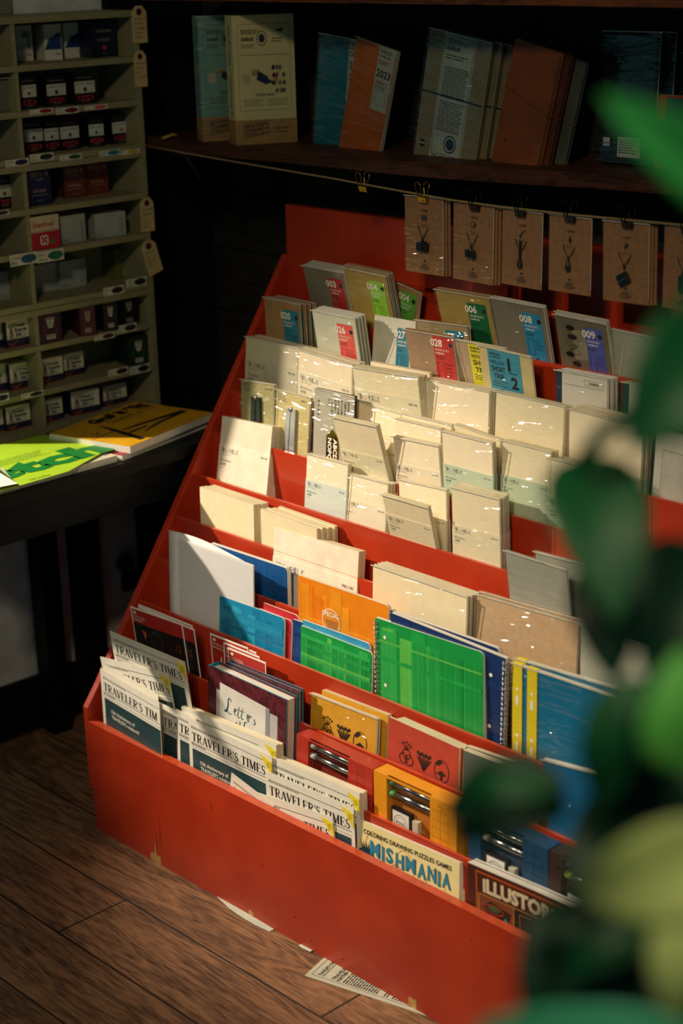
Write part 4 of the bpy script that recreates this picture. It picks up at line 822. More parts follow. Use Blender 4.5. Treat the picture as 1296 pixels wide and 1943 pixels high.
def guidebook(body, spinepx, bl, br, tl, label, wrap):
    M, w, H, roll = stand(bl, br, tl, ZS, 64); root = empty('boxed_book', M, label, 'book'); t = .050 if not wrap else .045
    b = MB(); m = mat(body, .6, .03, 40); bz = .045
    b.box(0, 0, 0, w, t, H, m); child(b, 'cover', root)
    W0 = .165; SX = Matrix.Diagonal((w/W0, 1, 1, 1))
    b = MB(); b.box(-.0006, -.0006, 0, w+.0006, t+.0006, bz, mat('#a07c48', .7, .08, 60))
    b.T = SX @ Matrix.Translation((.022, 0, .012)) @ Matrix.Rotation(-.10, 4, 'Y'); b.frame(0, 0, .07, .026, .0008, INK, -.001); b.text('KEEP ON TRAVELING', .003, .017, .006, INK, -.001, bold=.03, maxw=.064); b.text('IN YOUR MIND wit', .003, .009, .006, INK, -.001, bold=.03, maxw=.064); b.text("TRAVELER'S notebook", .003, .002, .005, INK, -.001, bold=.02, maxw=.064); b.T = SX
    b.text("TRAVELER'S COMPANY", W0-.065, .026, .0045, INK, -.001, bold=.02, maxw=.045); b.lines(W0-.065, W0-.02, .022, .018, 1, INK, -.001); child(b, 'kraft_band', root)
    b = MB(); b.T = SX; y = -.0004; b.frame(.014, .062, W0-.012, H-.016, .0006, INKG, y); b.serif("TRAVELER'S", .022, H-.034, .0085, INK, y, sx=.78); b.text('notebook', .023, H-.046, .0085, INK, y, bold=.03, maxw=.034)
    b.lines(.023, .06, H-.053, H-.061, 2, INK, y); b.ring(.078, H-.042, .013, .0018, NAVY, y); b.disc(.078, H-.042, .008, NAVY, y-.0001); b.poly([(W0-.052, H-.028), (W0-.028, H-.024), (W0-.034, H-.032)], NAVY, y); b.lines(W0-.060, W0-.030, H-.042, H-.052, 2, NAVY, y); b.rect(.018, H-.072, W0-.016, H-.0712, INKG, y)
    b.rect(.024, .11, .045, H-.105, mat('#b9a98a'), y); b.rect(.048, .125, .070, H-.098, mat('#a9885a'), y-.0001); b.frame(.050, .128, .068, H-.105, .0006, INKG, y-.0002)
    b.poly([(.060, .118), (.066, H-.10), (.092, H-.112), (.088, .108)], NAVY, y-.0004); b.poly([(.088, .11), (.092, H-.115), (.108, H-.125), (.108, .112)], mat('#16394a'), y-.0005); b.poly([(.10, .13), (.112, H-.13), (.122, .135), (.108, .118)], mat('#b8702e'), y-.0006)
    rr = random.Random(3)
    for i in range(12): b.disc(.105+.009*(i % 4)+rr.random()*.003, H-.095-.014*(i//3), .0045, (NAVY, mat('#8a4a3a'), mat('#5a6a5a'), INKG)[i % 4], y-.0007, 10)
    b.text("TRAVELER'S AIRLINES", W0*.5, .088, .0045, INK, y, align='c', bold=.02, maxw=.05); b.lines(.024, W0*.48, .082, .068, 4, INKG, y, t=.3); b.lines(W0*.54, W0-.02, .082, .068, 4, INKG, y, t=.3)
    b.T = Matrix.Rotation(PI/2, 4, 'Z') @ Matrix.Translation((-.5*0, 0, 0)); b.T = Matrix(((0, 1, 0, 0), (-1, 0, 0, t), (0, 0, 1, 0), (0, 0, 0, 1)))
    b.T = b.T @ Matrix.Translation((t*.5-.003, 0, H-.018)) @ Matrix.Rotation(PI/2, 4, 'Y'); b.serif("TRAVELER'S", 0, 0, .008, INK, y, sx=.72); b.text('notebook', .045, .001, .008, INK, y, bold=.03, maxw=.028); b.text("TRAVELER'S AIRLINES", .090, 0, .007, INK, y, bold=.02, maxw=.06); b.disc(.16, .004, .004, INK, y)
    b.T = Matrix.Identity(4); child(b, 'printing', root)
    if wrap: film(root, w, H, t, FILMH)
    return root
guidebook('#6f9a90', None, (386, 269), (492, 258), (375, 31), 'pale blue-green boxed book with kraft foot, left on the shelf', True)
guidebook('#cfc48c', None, (449, 276), (564, 265), (440, 30), 'cream boxed book with kraft foot, illustrated front, on the shelf', False)
def diary(col, bl, br, tl, label, wrapm, lean=6):
    M, w, H, roll = stand(bl, br, tl, ZS, 0, lean); M, w, H = rolled(M, w, H, roll); root = empty('diary', M, label, 'diary'); t = .009
    b = MB(); b.box(0, 0, 0, w, t, H, mat(col, .5, .1, 14), sides=PAGES); child(b, 'cover', root)
    b = MB(); y = -.0004; x0 = w*.58; x1 = w*.98; b.rect(x0, H*.45, x1, H, mat('#b5b8ab', .6), y); y -= .0003; lw = x1-x0
    b.serif("TRAVELER'S", x0+.003, H-.011, .0055, INK, y, sx=lw*.8/(.0055*7.1)); b.text('notebook', x0+.003, H-.018, .005, INK, y, bold=.02); b.text('DIARY', x0+.003, H-.031, .008, NAVY if 'blue' in label else CRD, y, bold=.02, maxw=lw*.7); b.text('2023', x0+.003, H-.053, .013, INK, y, bold=.02, maxw=lw*.85); b.text('WEEKLY', x0+.003, H-.066, .006, CRD, y, bold=.02, maxw=lw*.75); b.lines(x0+.003, x1-.003, H-.069, H-.075, 2, INK, y); b.frame(x0+.004, H*.50, x1-.006, H*.62, .0005, INK, y); child(b, 'paper_label', root)
    film(root, w, H, t, FILMH); return root
diary('#12748c', (594, 271), (690, 275), (608, 62), 'teal blue weekly diary standing on the shelf', FILMH, 2)
diary('#c4621f', (643, 279), (716, 286), (678, 69), 'orange weekly diary leaning in front of the teal one', FILMH, 2)
def tn_pack(bl, br, tl, label, off, front):
    M, w, H, roll = stand(bl, br, tl, ZS, 0, 3); M, w, H = rolled(M, w, H, roll); M = M @ Matrix.Translation(off); root = empty('notebook_pack', M, label, 'notebook', 'bagged kraft notebook packs'); t = .010
    b = MB(); b.box(0, 0, 0, w, t, H, mat('#8b7d5c', .6, .08, 30)); child(b, 'kraft_box', root)
    if front:
        b = MB(); y = -.0004; x0, x1 = w*.26, w*.78; b.rect(x0, .003, x1, H-.002, mat('#b3b8ab', .6), y); y -= .0003; b.frame(x0+.003, .014, x1-.003, H-.005, .0008, NAVY, y)
        b.serif("TRAVELER'S", x0+.008, H-.018, .0082, INK, y, sx=(x1-x0-.016)/(.0082*7.1)); b.text('notebook', x0+.008, H-.028, .008, INK, y, bold=.03, maxw=.032); b.lines(x0+.008, x1-.014, H-.036, H-.046, 2, INK, y)
        b.lines(x0+.008, x1-.008, H-.056, H-.110, 16, INKG, y, t=.5, rag=.1); b.lines(x0+.008, x1-.008, H-.114, .052, 14, INKG, y, t=.5, rag=.1)
        b.ring((x0+x1)/2+.008, .034, .014, .0022, NAVY, y); b.disc((x0+x1)/2+.008, .034, .010, NAVY, y); b.text("TRAVELER'S COMPANY JAPAN", x0+.004, .008, .004, INK, y, bold=.02, maxw=.04); b.disc(w*.12, .024, .007, INK, y); b.text('BLACK', w*.12, .0225, .003, INKW, y-.0003, align='c', bold=.02); child(b, 'paper_band', root)
    b = MB(); b.tube([(-.001, -.003, H*.52), (w+.001, -.003, H*.515)], .0009, NAVY); child(b, 'elastic_band', root); film(root, w, H, t, FILMH); return root
tn_pack((785, 292), (897, 300), (817, 52), 'bagged kraft notebook pack with pale printed band, front one of three', (0, 0, 0), True)
tn_pack((785, 292), (897, 300), (817, 52), 'bagged kraft notebook pack directly behind the one with the printed band', (.008, .016, 0), False)
tn_pack((785, 292), (897, 300), (817, 52), 'bagged kraft notebook pack, rearmost of the three, behind the printed one', (.018, .032, -.002), False)
def leather(bl, br, tl, label, col, t, band, off=(0, 0, 0), lean=2, edge=None):
    M, w, H, roll = stand(bl, br, tl, ZS, 0, lean); M, w, H = rolled(M, w, H, roll); M = M @ Matrix.Translation(off); root = empty('leather_notebook', M, label, 'notebook')
    m = mat(col, .55, .18, 18, .3); o = []; r = .006
    for cx, cz, a0 in ((w-r, r, -90), (w-r, H-r, 0), (r, H-r, 90), (r, r, 180)): o += [(cx+r*math.cos(math.radians(a0+a*18)), cz+r*math.sin(math.radians(a0+a*18))) for a in range(6)]
    b = MB(); b.poly(o, m, 0, .002)
    if band == 'front': b.disc(w*.20, H*.20, .003, mat('#5a2a14', .5), -.0003, 14)
    child(b, 'front_cover', root); b = MB(); b.poly(o, m, t-.002, t); child(b, 'back_cover', root); b = MB(); b.box(.004, .002, .004, w-.004, t-.002, H-.004, edge or PAGES); child(b, 'pages', root)
    b = MB(); b.tube([(-.001, t*.5, H*.62), (-.001, -.0015, H*.62), (w+.001, -.0015, H*.50), (w+.001, t*.5, H*.50)], .0010, mat('#7a4424', .6)); child(b, 'elastic_cord', root); return root
leather((932, 306), (1015, 315), (978, 71), 'tan leather notebook with cord band leaning on the shelf', '#84431f', .012, 'front')
leather((1015, 312), (1030, 314), (1098, 92), 'dark slim notebook leaning edge-on behind the tan leather one', '#3a3a34', .010, None) if 0 else None
M, w, H, roll = stand((935, 303), (1020, 310), (986, 76), ZS, 0, 2)
leather((932, 306), (1015, 315), (978, 71), 'brown leather notebook tucked directly behind the tan one', '#5c2c18', .010, None, (.010, .016, -.002))
leather((932, 306), (1015, 315), (978, 71), 'dark grey notebook, rearmost behind the two leather ones', '#55554a', .008, None, (.028, .036, -.010), edge=PAGESW)
def darkpack(bl, br, tl, label, off, front):
    M, w, H, roll = stand(bl, br, tl, ZS, 0, 3); M = M @ Matrix.Translation(off); root = empty('bagged_case', M, label, 'bagged case'); t = .018
    b = MB(); b.box(.003, 0, .003, w-.006, t, H-.006, mat('#2c3b38', .45, .35, 14, .6, coat=.5, hex2='#12201f')); child(b, 'dark_case', root, bevel=.003)
    if front:
        b = MB(); b.rect(.012, .030, .026, .044, mat('#b8bcc0', .6), -.003); b.text('$64.00', .0125, .033, .0045, INK, -.0035, maxw=.013); child(b, 'price_sticker', root)
        b = MB(); b.rect(.042, .014, .088, .046, mat('#b8bcb8', .6), -.003); b.lines(.045, .085, .042, .018, 6, INKG, -.0035, t=.4); child(b, 'info_sticker', root)
    film(root, w, H, t, FILMH, over=.003); return root
darkpack((1133, 310), (1238, 316), (1150, 58), 'black case in a crinkled clear bag with price stickers', (0, 0, 0), True)
darkpack((1133, 310), (1238, 316), (1150, 58), 'black bagged case behind the one with the price stickers', (.012, .024, 0), False)
M, w, H, roll = stand((1240, 318), (1345, 326), (1254, 180), ZS, 0, 3); b = MB(); b.box(0, 0, 0, w, .014, H, mat('#a8342c', .5), sides=PAGES); b.rect(.018, .004, w, H-.004, mat('#2f5a52', .5), -.0004)
tag(b.build('red_notebook', M=M), 'red and green notebook at the right end of the shelf', 'notebook')
M, w, H, roll = stand((1262, 318), (1345, 326), (1275, 100), ZS, 0, 3); M = M @ Matrix.Translation((0, .03, 0)); root = empty('bagged_case', M, 'dark bagged case behind the red and green notebook', 'bagged case')
b = MB(); b.box(0, 0, 0, w, .014, H, mat('#2a3634', .45, .35, 14, .6, coat=.5, hex2='#121e1e')); child(b, 'dark_case', root); film(root, w, H, .014, FILMH)
# ------------------------------------------------------------------ string, clips and charm cards
sp = [(-.29, .432, 1.217), (-.153, .424, 1.2125), (.06, .422, 1.2045), (.26, .42, 1.197), (.317, .42, 1.194), (.426, .42, 1.189), (.539, .42, 1.185), (.632, .42, 1.183), (.775, .42, 1.184), (.989, .42, 1.188), (1.3, .421, 1.197), (1.7, .424, 1.205)]
b = MB(); b.tube([(x, y, z+.0004*math.sin(x*300)) for x, y, z in sp], .0018, mat('#8d7a52', .9, .2, 300, .5), 7); tag(b.build('twine', smooth=True), 'beige twine strung below the shelf, carrying the charm cards', 'string')
def sz(x):
    for a, c in zip(sp, sp[1:]):
        if a[0] <= x <= c[0]: k = (x-a[0])/(c[0]-a[0]); return a[2]+(c[2]-a[2])*k
def clip(x, gold, label, y0=.42, s=1.0):
    z = sz(x)-.001; m = GOLD if gold else BLACK; root = empty('binder_clip', Matrix.Translation((x, y0, z)), label, 'binder clip')
    b = MB(); wv = .009*s
    prof = [(-.006, -.009), (.006, -.009), (.0005, .003), (-.0005, .003)]
    prof = [(-.0050, -.0025), (.0050, -.0025), (.0008, -.0115), (-.0008, -.0115)]
    for xs in ((-wv, wv),):
        vs = [(xs[0], p[0], p[1]) for p in prof]+[(xs[1], p[0], p[1]) for p in prof]
        b.add(vs, [(0, 4, 5, 1), (1, 5, 6, 2), (3, 7, 4, 0), (2, 6, 7, 3), (0, 1, 2, 3), (7, 6, 5, 4)], m)
    child(b, 'clip_body', root)
    wm = GOLD if gold else WIREB
    for sg in (-1, 1):
        b = MB(); k = .6*sg; b.T = Matrix.Diagonal((1.25, 1.25, 1.45, 1))
        pts = [(-.0035, -.001*sg, -.010), (-.0022, .003*k, .001), (-.0050, .005*k, .009), (-.0050, .007*k, .0125), (-.0020, .008*k, .0155), (.0020, .008*k, .0155), (.0050, .007*k, .0125), (.0050, .005*k, .009), (.0022, .003*k, .001), (.0035, -.001*sg, -.010)]
        b.tube([(p[0]+sg*.0045*(1 if p[2] > 0 else .8), p[1]-.002, p[2]*(1 if p[2] > 0 else .7)) for p in pts], .0007, wm, 6); child(b, 'wire_handle', root, smooth=True)
    return root
CH = mat('#141c1e', .35, .1, 60, coat=.3); KC = mat('#8f6743', .75, .12, 120, .1)
def charm(kind, root, w, h):
    c = w*.5; top = h*.56; z = h*.40; b = MB()
    b.tube([(c-.012, -.003, top+.008), (c-.006, -.004, top-.004), (c, -.005, z+.008), (c+.006, -.004, top-.004), (c+.011, -.003, top+.006)], .0008, CH, 6); b.cyl((c, -.005, z+.004), (0, 0, 1), .0018, .006, CH, 10); child(b, 'cord', root, smooth=True)
    b = MB()
    if kind == 'camera': b.box(c-.011, -.009, z-.012, c+.012, -.002, z+.001, CH); b.box(c-.002, -.009, z+.001, c+.008, -.003, z+.004, CH); b.cyl((c, -.009, z-.006), (0, -1, 0), .0055, .005, CH)
    elif kind == 'binoculars':
        for s in (-1, 1): b.cyl((c+s*.0055, -.006, z-.010), (s*.1, -.2, 1), .0050, .013, CH, 14, .0035)
        b.box(c-.004, -.008, z-.006, c+.004, -.004, z, CH)
    elif kind == 'instrument': b.cyl((c, -.005, z-.004), (0, 0, 1), .0022, .030, CH, 10); b.cyl((c, -.005, z-.016), (0, 0, 1), .0050, .012, CH, 14, .003)
    elif kind == 'drop': b.cyl((c, -.005, z-.012), (0, 0, 1), .0042, .008, CH, 14); b.cyl((c, -.005, z-.004), (0, 0, 1), .0042, .008, CH, 14, .0015)
    elif kind == 'case': b.T = Matrix.Translation((c+.0, -.004, z-.012)) @ Matrix.Rotation(-.5, 4, 'Y'); b.box(-.010, -.005, -.008, .010, 0, .009, CH); b.box(-.010, -.0055, -.001, .010, -.005, .0005, INKG); b.T = Matrix.Identity(4)
    else: b.box(c-.006, -.008, z-.022, c+.006, -.002, z+.002, CH); b.cyl((c, -.005, z+.002), (0, 0, 1), .003, .004, CH, 12)
    child(b, kind+'_charm', root, bevel=.0008); b = MB(); y = -.0004
    b.text('CHARM', c, h-.0255, .0042, INK, y, align='c', maxw=.016, bold=.01)
    if kind in ('camera',): b.rect(c-.006, h-.040, c+.006, h-.031, INK, y); b.ring(c, h-.0355, .0026, .0008, KC, y-.0003)
    elif kind == 'binoculars': b.frame(c-.005, h-.041, c+.001, h-.030, .001, INK, y); b.poly([(c+.002, h-.041), (c+.006, h-.037), (c+.006, h-.033), (c+.002, h-.030)], INK, y)
    elif kind == 'instrument': b.stroke([(c-.005, h-.043), (c-.002, h-.038), (c+.006, h-.030)], .005, .003, .001, INK, y)
    elif kind == 'drop': b.poly([(c, h-.029), (c+.0035, h-.038), (c, h-.043), (c-.0035, h-.038)], INK, y)
    else: b.poly([(c-.004, h-.038), (c+.001, h-.031), (c+.005, h-.034), (c, h-.042)], INK, y)
    b.lines(c-.007, c+.007, h-.046, h-.051, 2, INKG, y, rag=.1); b.poly([(c-.003, .021), (c, .0235), (c+.003, .021), (c, .0185)], INK, y)
    for i, ww in enumerate((.014, .012, .020, .024, .018)): b.rect(c-ww/2, .0155-i*.0022, c+ww/2, .0165-i*.0022, INK, y)
    child(b, 'printing', root)
def charm_card(tl, tr, bl, kind, label, y=.425):
    A = aty(tl, y); B = aty(tr, y); D = aty(bl, y); u = (B-A).normalized(); up = Vector((0, 0, 1)); up = (up-u*up.dot(u)).normalized(); h = (A-D).length; w = (B-A).length; yy = up.cross(u); o = A-up*h
    M = Matrix(((u.x, yy.x, up.x, o.x), (u.y, yy.y, up.y, o.y), (u.z, yy.z, up.z, o.z), (0, 0, 0, 1))); root = empty('charm_card', M, label, 'charm card')
    b = MB(); b.box(0, 0, 0, w, .001, h-.003, KC); child(b, 'kraft_card', root); charm(kind, root, w, h); film(root, w, h, .002, FILM, over=.001, flap=True); return M, w, h
CARDS = [((768, 369), (841, 377), (766, 513), 'camera', 'kraft card with small black camera charm, leftmost on the twine', (803, 365), True),
 ((861, 380), (938, 391), (848, 525), 'binoculars', 'kraft card with black binoculars charm, second on the twine', (901, 383), False),
 ((954, 394), (1031, 405), (945, 536), 'instrument', 'kraft card with thin black violin-like charm', (988, 397), False),
 ((1043, 405), (1124, 415), (1037, 549), 'drop', 'kraft card with tiny dark drop charm', (1082, 410), False),
 ((1145, 417), (1233, 425), (1140, 568), 'case', 'kraft card with little square case charm', (1191, 422), False),
 ((1262, 424), (1345, 434), (1238, 578), 'bottle', 'kraft card with tall dark charm, partly hidden by the leaf', (1305, 428), False)]
for i, (tl, tr, bl, kind, lab, cp, gold) in enumerate(CARDS):
    M, w, h = charm_card(tl, tr, bl, kind, lab)
    if kind in ('camera', 'binoculars', 'case'):
        for j in (1, 2):
            root = empty('charm_card', M @ Matrix.Translation((.004*j, .004*j, 0)), lab.split(',')[0]+', spare card '+('right behind it' if j == 1 else 'furthest behind it'), 'charm card'); b = MB(); b.box(0, 0, 0, w, .001, h-.003, KC); child(b, 'kraft_card', root)
            b = MB(); b.rect(-.001, .002, w+.001, h, FILM, -.001); child(b, 'plastic_sleeve', root)
    clip(aty(cp, .42).x, gold, 'binder clip holding the '+['camera', 'binoculars', 'violin-like', 'drop', 'square case', 'tall dark'][i]+' charm card')
clip(aty((690, 348), .42).x, True, 'empty gold wire binder clip on the bare stretch of twine')
# ------------------------------------------------------------------ table and pigeonhole cubby
ZTB = .688; XE = -.024
tb = empty('table', Matrix.Translation((-.24, -.1, 0)), 'dark wooden table under the pigeonhole cubby', 'table')
def tpart(nm, *a, m=TABLEM, bevel=.002):
    b = MB(); b.T = Matrix.Translation((.24, .1, 0)); b.box(*a, m); return child(b, nm, tb, bevel=bevel)
tpart('table_top', -.455, -.17, ZTB-.022, XE, .612, ZTB); tpart('apron', -.060, -.165, .592, -.040, .60, ZTB-.022)
for yy in (.53, .18):
    for xx in (-.44, -.085)[:1 if yy < .5 else 2]: tpart('leg', xx, yy, 0, xx+.045, yy+.045, ZTB-.022)
XC = -.300; cub = empty('pigeonhole_cubby', Matrix.Translation((XC-.07, .2, ZTB)), 'beige pigeonhole cubby filled with ink boxes, standing on the dark table', 'cubby')
CM = CUBBYM
def cpart(nm, x0, y0, z0, x1, y1, z1, m=CM, bevel=.0015):
    b = MB(); b.T = Matrix.Translation((-(XC-.07), -.2, -ZTB)); b.box(x0, y0, z0, x1, y1, z1, m); return child(b, nm, cub, bevel=bevel)
YL = .0; XB = -.43
SH = [1.471, 1.386, 1.304, 1.219, 1.125, 1.045, .946, .864, .776, .701]
cpart('side_panel', XB, .428, ZTB, XC, .440, 1.471); cpart('side_panel', XB, YL-.012, ZTB, XC, YL, 1.471); cpart('back_board', XB, YL, ZTB, XB+.006, .428, 1.471)
cpart('divider', XB+.006, .152, ZTB, XC-.002, .161, 1.461)
for z in SH: cpart('shelf', XB+.006, YL, z-.011, XC, .428, z)
for z in (1.219, .946): cpart('shelf', XB+.006, YL, z-.024, XC, .428, z-.0125)
def swatch(x0, y0, x1, y1, col, txt):
    A = atx((x0, y1), XC+.001); B = atx((x1, y1-(x1-x0)*.14), XC+.001); T = atx((x0, y0+(x1-x0)*.13), XC+.001); w = B.y-A.y; h = T.z-A.z
    b = MB(); b.T = Matrix(((0, -1, 0, XC+.0009-(XC-.07)), (1, 0, 0, A.y-.2), (0, 0, 1, A.z-ZTB), (0, 0, 0, 1)))
    b.box(0, 0, 0, w, .0006, h, mat('#cdcbb6', .7)); rr = random.Random(int(x0+y0)); b.poly([(w*.68+w*.27*math.cos(a)*(1+.15*rr.random()), h*.5+h*.36*math.sin(a)*(1+.2*rr.random())) for a in [k*PI/7 for k in range(14)]], mat(col, .6, .2, 90), -.0003)
    b.text(txt[0], .002, h*.56, h*.26, INK, -.0003, maxw=w*.4, shear=.3); b.text(txt[1], .002, h*.14, h*.26, INK, -.0003, maxw=w*.4, shear=.3); child(b, 'swatch_label', cub)
for a in ((57, 203, 101, 218, '#8a0f2a', ('Rose', 'Cyclamen')), (107, 200, 150, 218, '#6a0f38', ('Larmes', 'de Cassis')), (162, 196, 204, 210, '#c44848', ('Bouquet', 'Antan')), (11, 299, 55, 318, '#1c1a52', ('Violette', 'Pensee')), (58, 288, 102, 308, '#10231c', ('Vert', 'Empire')), (114, 290, 156, 306, '#0e4a30', ('Lierre', 'Sauvage')), (189, 282, 228, 298, '#187a84', ('Diabolo', 'Menthe')), (227, 281, 266, 295, '#c9a41c', ('Bouton', "d'Or")), (-24, 398, 18, 413, '#0f1c38', ('Bleu', 'Nuit')), (20, 478, 72, 507, '#124a6a', ('Cobalt', 'Blue')), (72, 472, 122, 500, '#0f6a4c', ('Ever', 'Green')), (197, 542, 236, 563, '#38141c', ('Maroon', 'Ink')), (240, 526, 279, 547, '#1c1a10', ('Olive', 'Bleue')), (180, 632, 218, 648, '#3a1418', ('Fraise', 'Rouge')), (222, 614, 260, 634, '#2a2018', ('Cafe', 'Brun')), (206, 698, 244, 716, '#24141c', ('Plum', 'Noire')), (247, 692, 285, 712, '#0c2018', ('Forest', 'Vert')), (-22, 748, 18, 768, '#101c40', ('Royal', 'Blue')), (41, 743, 83, 758, '#101838', ('Midnight', 'Blue'))): swatch(*a)
def cubox(bl, br, tly, shelf, depth, deco, label, yaw=0, name='ink_box', side=None, cat='ink box', parts=None):
    z = SH[shelf]+.0003; A = atz(bl, z)
    if A.x > XC-.003: A = Vector((XC-.003, atx(bl, XC-.003).y, z))
    a = math.radians(yaw); u = Vector((-math.sin(a), math.cos(a), 0)); inn = Vector((0, 0, 1)).cross(u); n = inn
    B = onpl(br, A, n); w = (B-A).dot(u); T = onpl((bl[0], tly), A, n); h = min(T.z-z, (SH[shelf-1]-.014-z) if shelf else .2)
    if A.x-depth < XB+.008: depth = A.x-(XB+.008)
    M = Matrix(((u.x, inn.x, 0, A.x), (u.y, inn.y, 0, A.y), (0, 0, 1, z), (0, 0, 0, 1)))
    b = MB(); deco(b, w, h, depth); return tag(b.build(name, M=M), label, cat, None)
BLU = mat('#17346a', .5); WB = mat('#d6d1be', .6, .04, 40)
def d_water(seed):
    def f(b, w, h, d):
        b.box(0, 0, 0, w, d, h, WB)
        if seed == 0: b.disc(w*.5, h*.75, w*.2, mat('#6f8a92'), n=12); b.rect(w*.65, h*.35, w*.85, h*.85, mat('#7f979c')); b.lines(w*.1, w*.6, h*.5, h*.3, 3, mat('#4f6a74'))
        else: b.poly([(w*.02, h*.30), (w*.97, h*.30), (w*.97, h*.78), (w*.7, h*.74), (w*.5, h*.66), (w*.3, h*.62), (w*.15, h*.45)], BLU)
        b.text('KAKI', w*.62, h*.14, h*.05, INK, bold=.02)
    return f
def d_navy(b, w, h, d): b.box(0, 0, 0, w, d, h, mat('#0a1430', .45)); b.text('WATERMAN', w*.5, h*.68, h*.075, INKP, align='c', maxw=w*.6); b.lines(w*.25, w*.75, h*.5, h*.42, 2, INKP, rag=.05); b.disc(w*.5, h*.26, w*.08, mat('#d83048', .5), n=6); b.text('50 ml', w*.5, h*.08, h*.04, INKP, align='c')
def d_herbin(col, word):
    def f(b, w, h, d):
        b.box(0, 0, 0, w, d, h, mat('#08090c', .35, .1, 60, coat=.3)); b.text('La Perle des Encres', w*.5, h*.84, h*.055, INKP, align='c', maxw=w*.75)
        b.rect(w*.02, h*.36, w*.97, h*.74, mat('#c6c8ba', .6)); b.text(word, w*.5, h*.62, h*.07, INK, -.0007, align='c', maxw=w*.8); b.disc(w*.5, h*.47, w*.09, mat(col), -.0007, 9)
        b.disc(w*.22, h*.2, h*.075, mat('#b5323c', .5)); b.disc(w*.78, h*.2, h*.075, mat('#b5323c', .5)); b.rect(w*.22, h*.125, w*.78, h*.275, mat('#b5323c', .5)); b.text('HERBIN', w*.5, h*.16, h*.085, INK, -.0007, align='c', bold=.03, maxw=w*.5); b.lines(w*.3, w*.7, h*.09, h*.05, 1, INKP, rag=.05)
    return f
def d_jp(col, two='ボトルインク'):
    def f(b, w, h, d):
        b.box(0, 0, 0, w, d, h, mat(col, .45, .06, 30, coat=.15)); q = mat('#a89a88', .6); b.text('顔料ブルー系', w*.5, h*.80, h*.11, q, align='c', maxw=w*.8, bold=.02); b.text('500円', w*.5, h*.68, h*.07, q, align='c'); b.text('BOTTLE INK', w*.5, h*.36, h*.08, q, align='c', maxw=w*.55, bold=.02); b.lines(w*.15, w*.85, h*.29, h*.25, 1, q, rag=.02); b.text('50 ml', w*.5, h*.1, h*.06, q, align='c')
    return f
def d_este(b, w, h, d):
    b.box(0, 0, 0, w, d, h, mat('#c8b898', .6)); R_ = mat('#a8182a', .5); b.rect(0, 0, w, h*.52, R_); b.rect(0, h*.545, w, h*.56, R_); b.text('Esterbrook', w*.08, h*.68, h*.15, R_, maxw=w*.74, bold=.02, shear=.25)
    for dx_, dz_ in ((-.045, .05), (.045, .05), (-.045, -.05), (.045, -.05)): b.ring(w*.45+dx_*w*1.3, h*.28+dz_*h*1.2, w*.07, w*.03, INKW, -.0006, 14)
    b.disc(w*.45, h*.28, w*.05, R_, -.0008); b.disc(w*.73, h*.21, w*.07, mat('#0f7a44', .5), -.0006)
def d_grey(b, w, h, d):
    b.box(0, 0, 0, w, d, h, mat('#a6aaa0', .6, .05, 40)); b.text('Iro Ink', w*.45, h*.88, h*.045, INK)
    for i in range(8): b.rect(w*.78, h*(.72-.08*i), w*.94, h*(.732-.08*i), INK)
    b.text('Kakimori', w*.05, h*.12, h*.05, INK); b.lines(w*.05, w*.3, h*.08, h*.05, 1, INK)
def d_diam(col, wordcol='#b8b49c'):
    def f(b, w, h, d):
        b.box(0, 0, 0, w, d, h, mat(col, .5, .08, 30)); q = mat(wordcol, .6); b.poly([(w*.3, h*.84), (w*.70, h*.84), (w*.6, h*.5), (w*.4, h*.5)], q); b.rect(w*.34, h*.78, w*.66, h*.81, INK, -.0007); b.lines(w*.42, w*.58, h*.72, h*.56, 3, INK, -.0007)
        b.rect(w*.3, h*.12, w*.7, h*.27, q); b.lines(w*.34, w*.66, h*.24, h*.15, 2, mat(col), -.0007); rr = random.Random(2)
        for i in range(14): a = i*PI/7; b.disc(w*.5+w*.28*math.cos(a), h*.45+h*.3*math.sin(a), w*.018, q, -.0005, 5)
    return f
def d_pri(b, w, h, d):
    b.box(0, 0, 0, w, d, h, mat('#141c3c', .5)); CW_ = mat('#d8d2ba', .6); b.rect(0, h*.30, w, h, CW_); b.box(0, -.0003, h-.0006, w, d+.0003, h+.0003, CW_); b.frame(w*.26, h*.34, w*.78, h*.88, w*.02, mat('#7f8678'), -.0007); b.rect(w*.3, h*.38, w*.74, h*.84, mat('#c3c7b8'), -.0006)
    for i, t_ in enumerate(('Private', 'Reserve', 'Ink')): b.text(t_, w*.28+w*.05*i, h*(.70-.16*i), h*.13, INK, -.001, bold=.03, shear=.25, maxw=w*.52)
    for k, c in enumerate(('#1c4a6a', '#23242c', '#8a2a1c', '#101318')): b.stroke([(w*(.10+.05*k), h*.86), (w*(.16+.02*k), h*.6), (w*(.12+.05*k), h*.36), (w*(.05+.06*k), h*.2)], .0006, w*.03, .0006, mat(c), -.0009)
    b.stroke([(w*.04, h*.16), (w*.22, h*.10), (w*.42, h*.22)], .001, w*.05, .001, mat('#c04a1c'), -.0009); b.rect(0, 0, w, h*.03, mat('#b04a24'), -.0007)
cubox((34, 117), (64, 115), 49, 1, .05, d_water(0), 'white box with pale sketch, leftmost in the top pigeonhole')
cubox((86, 115), (119, 112), 47, 1, .045, d_water(1), 'white box with blue mountain picture, turned to show its side', yaw=-14)
cubox((124, 111), (166, 108), 44, 1, .05, d_water(1), 'white box with blue mountain picture, facing straight out')
cubox((175, 110), (223, 105), 40, 1, .06, d_navy, 'navy box with red dot, top right pigeonhole')
cubox((42, 208), (72, 205), 146, 2, .05, d_herbin('#8a1030', 'ROSE CYCLAMEN'), 'black ink box with red flower label, left end of the second row')
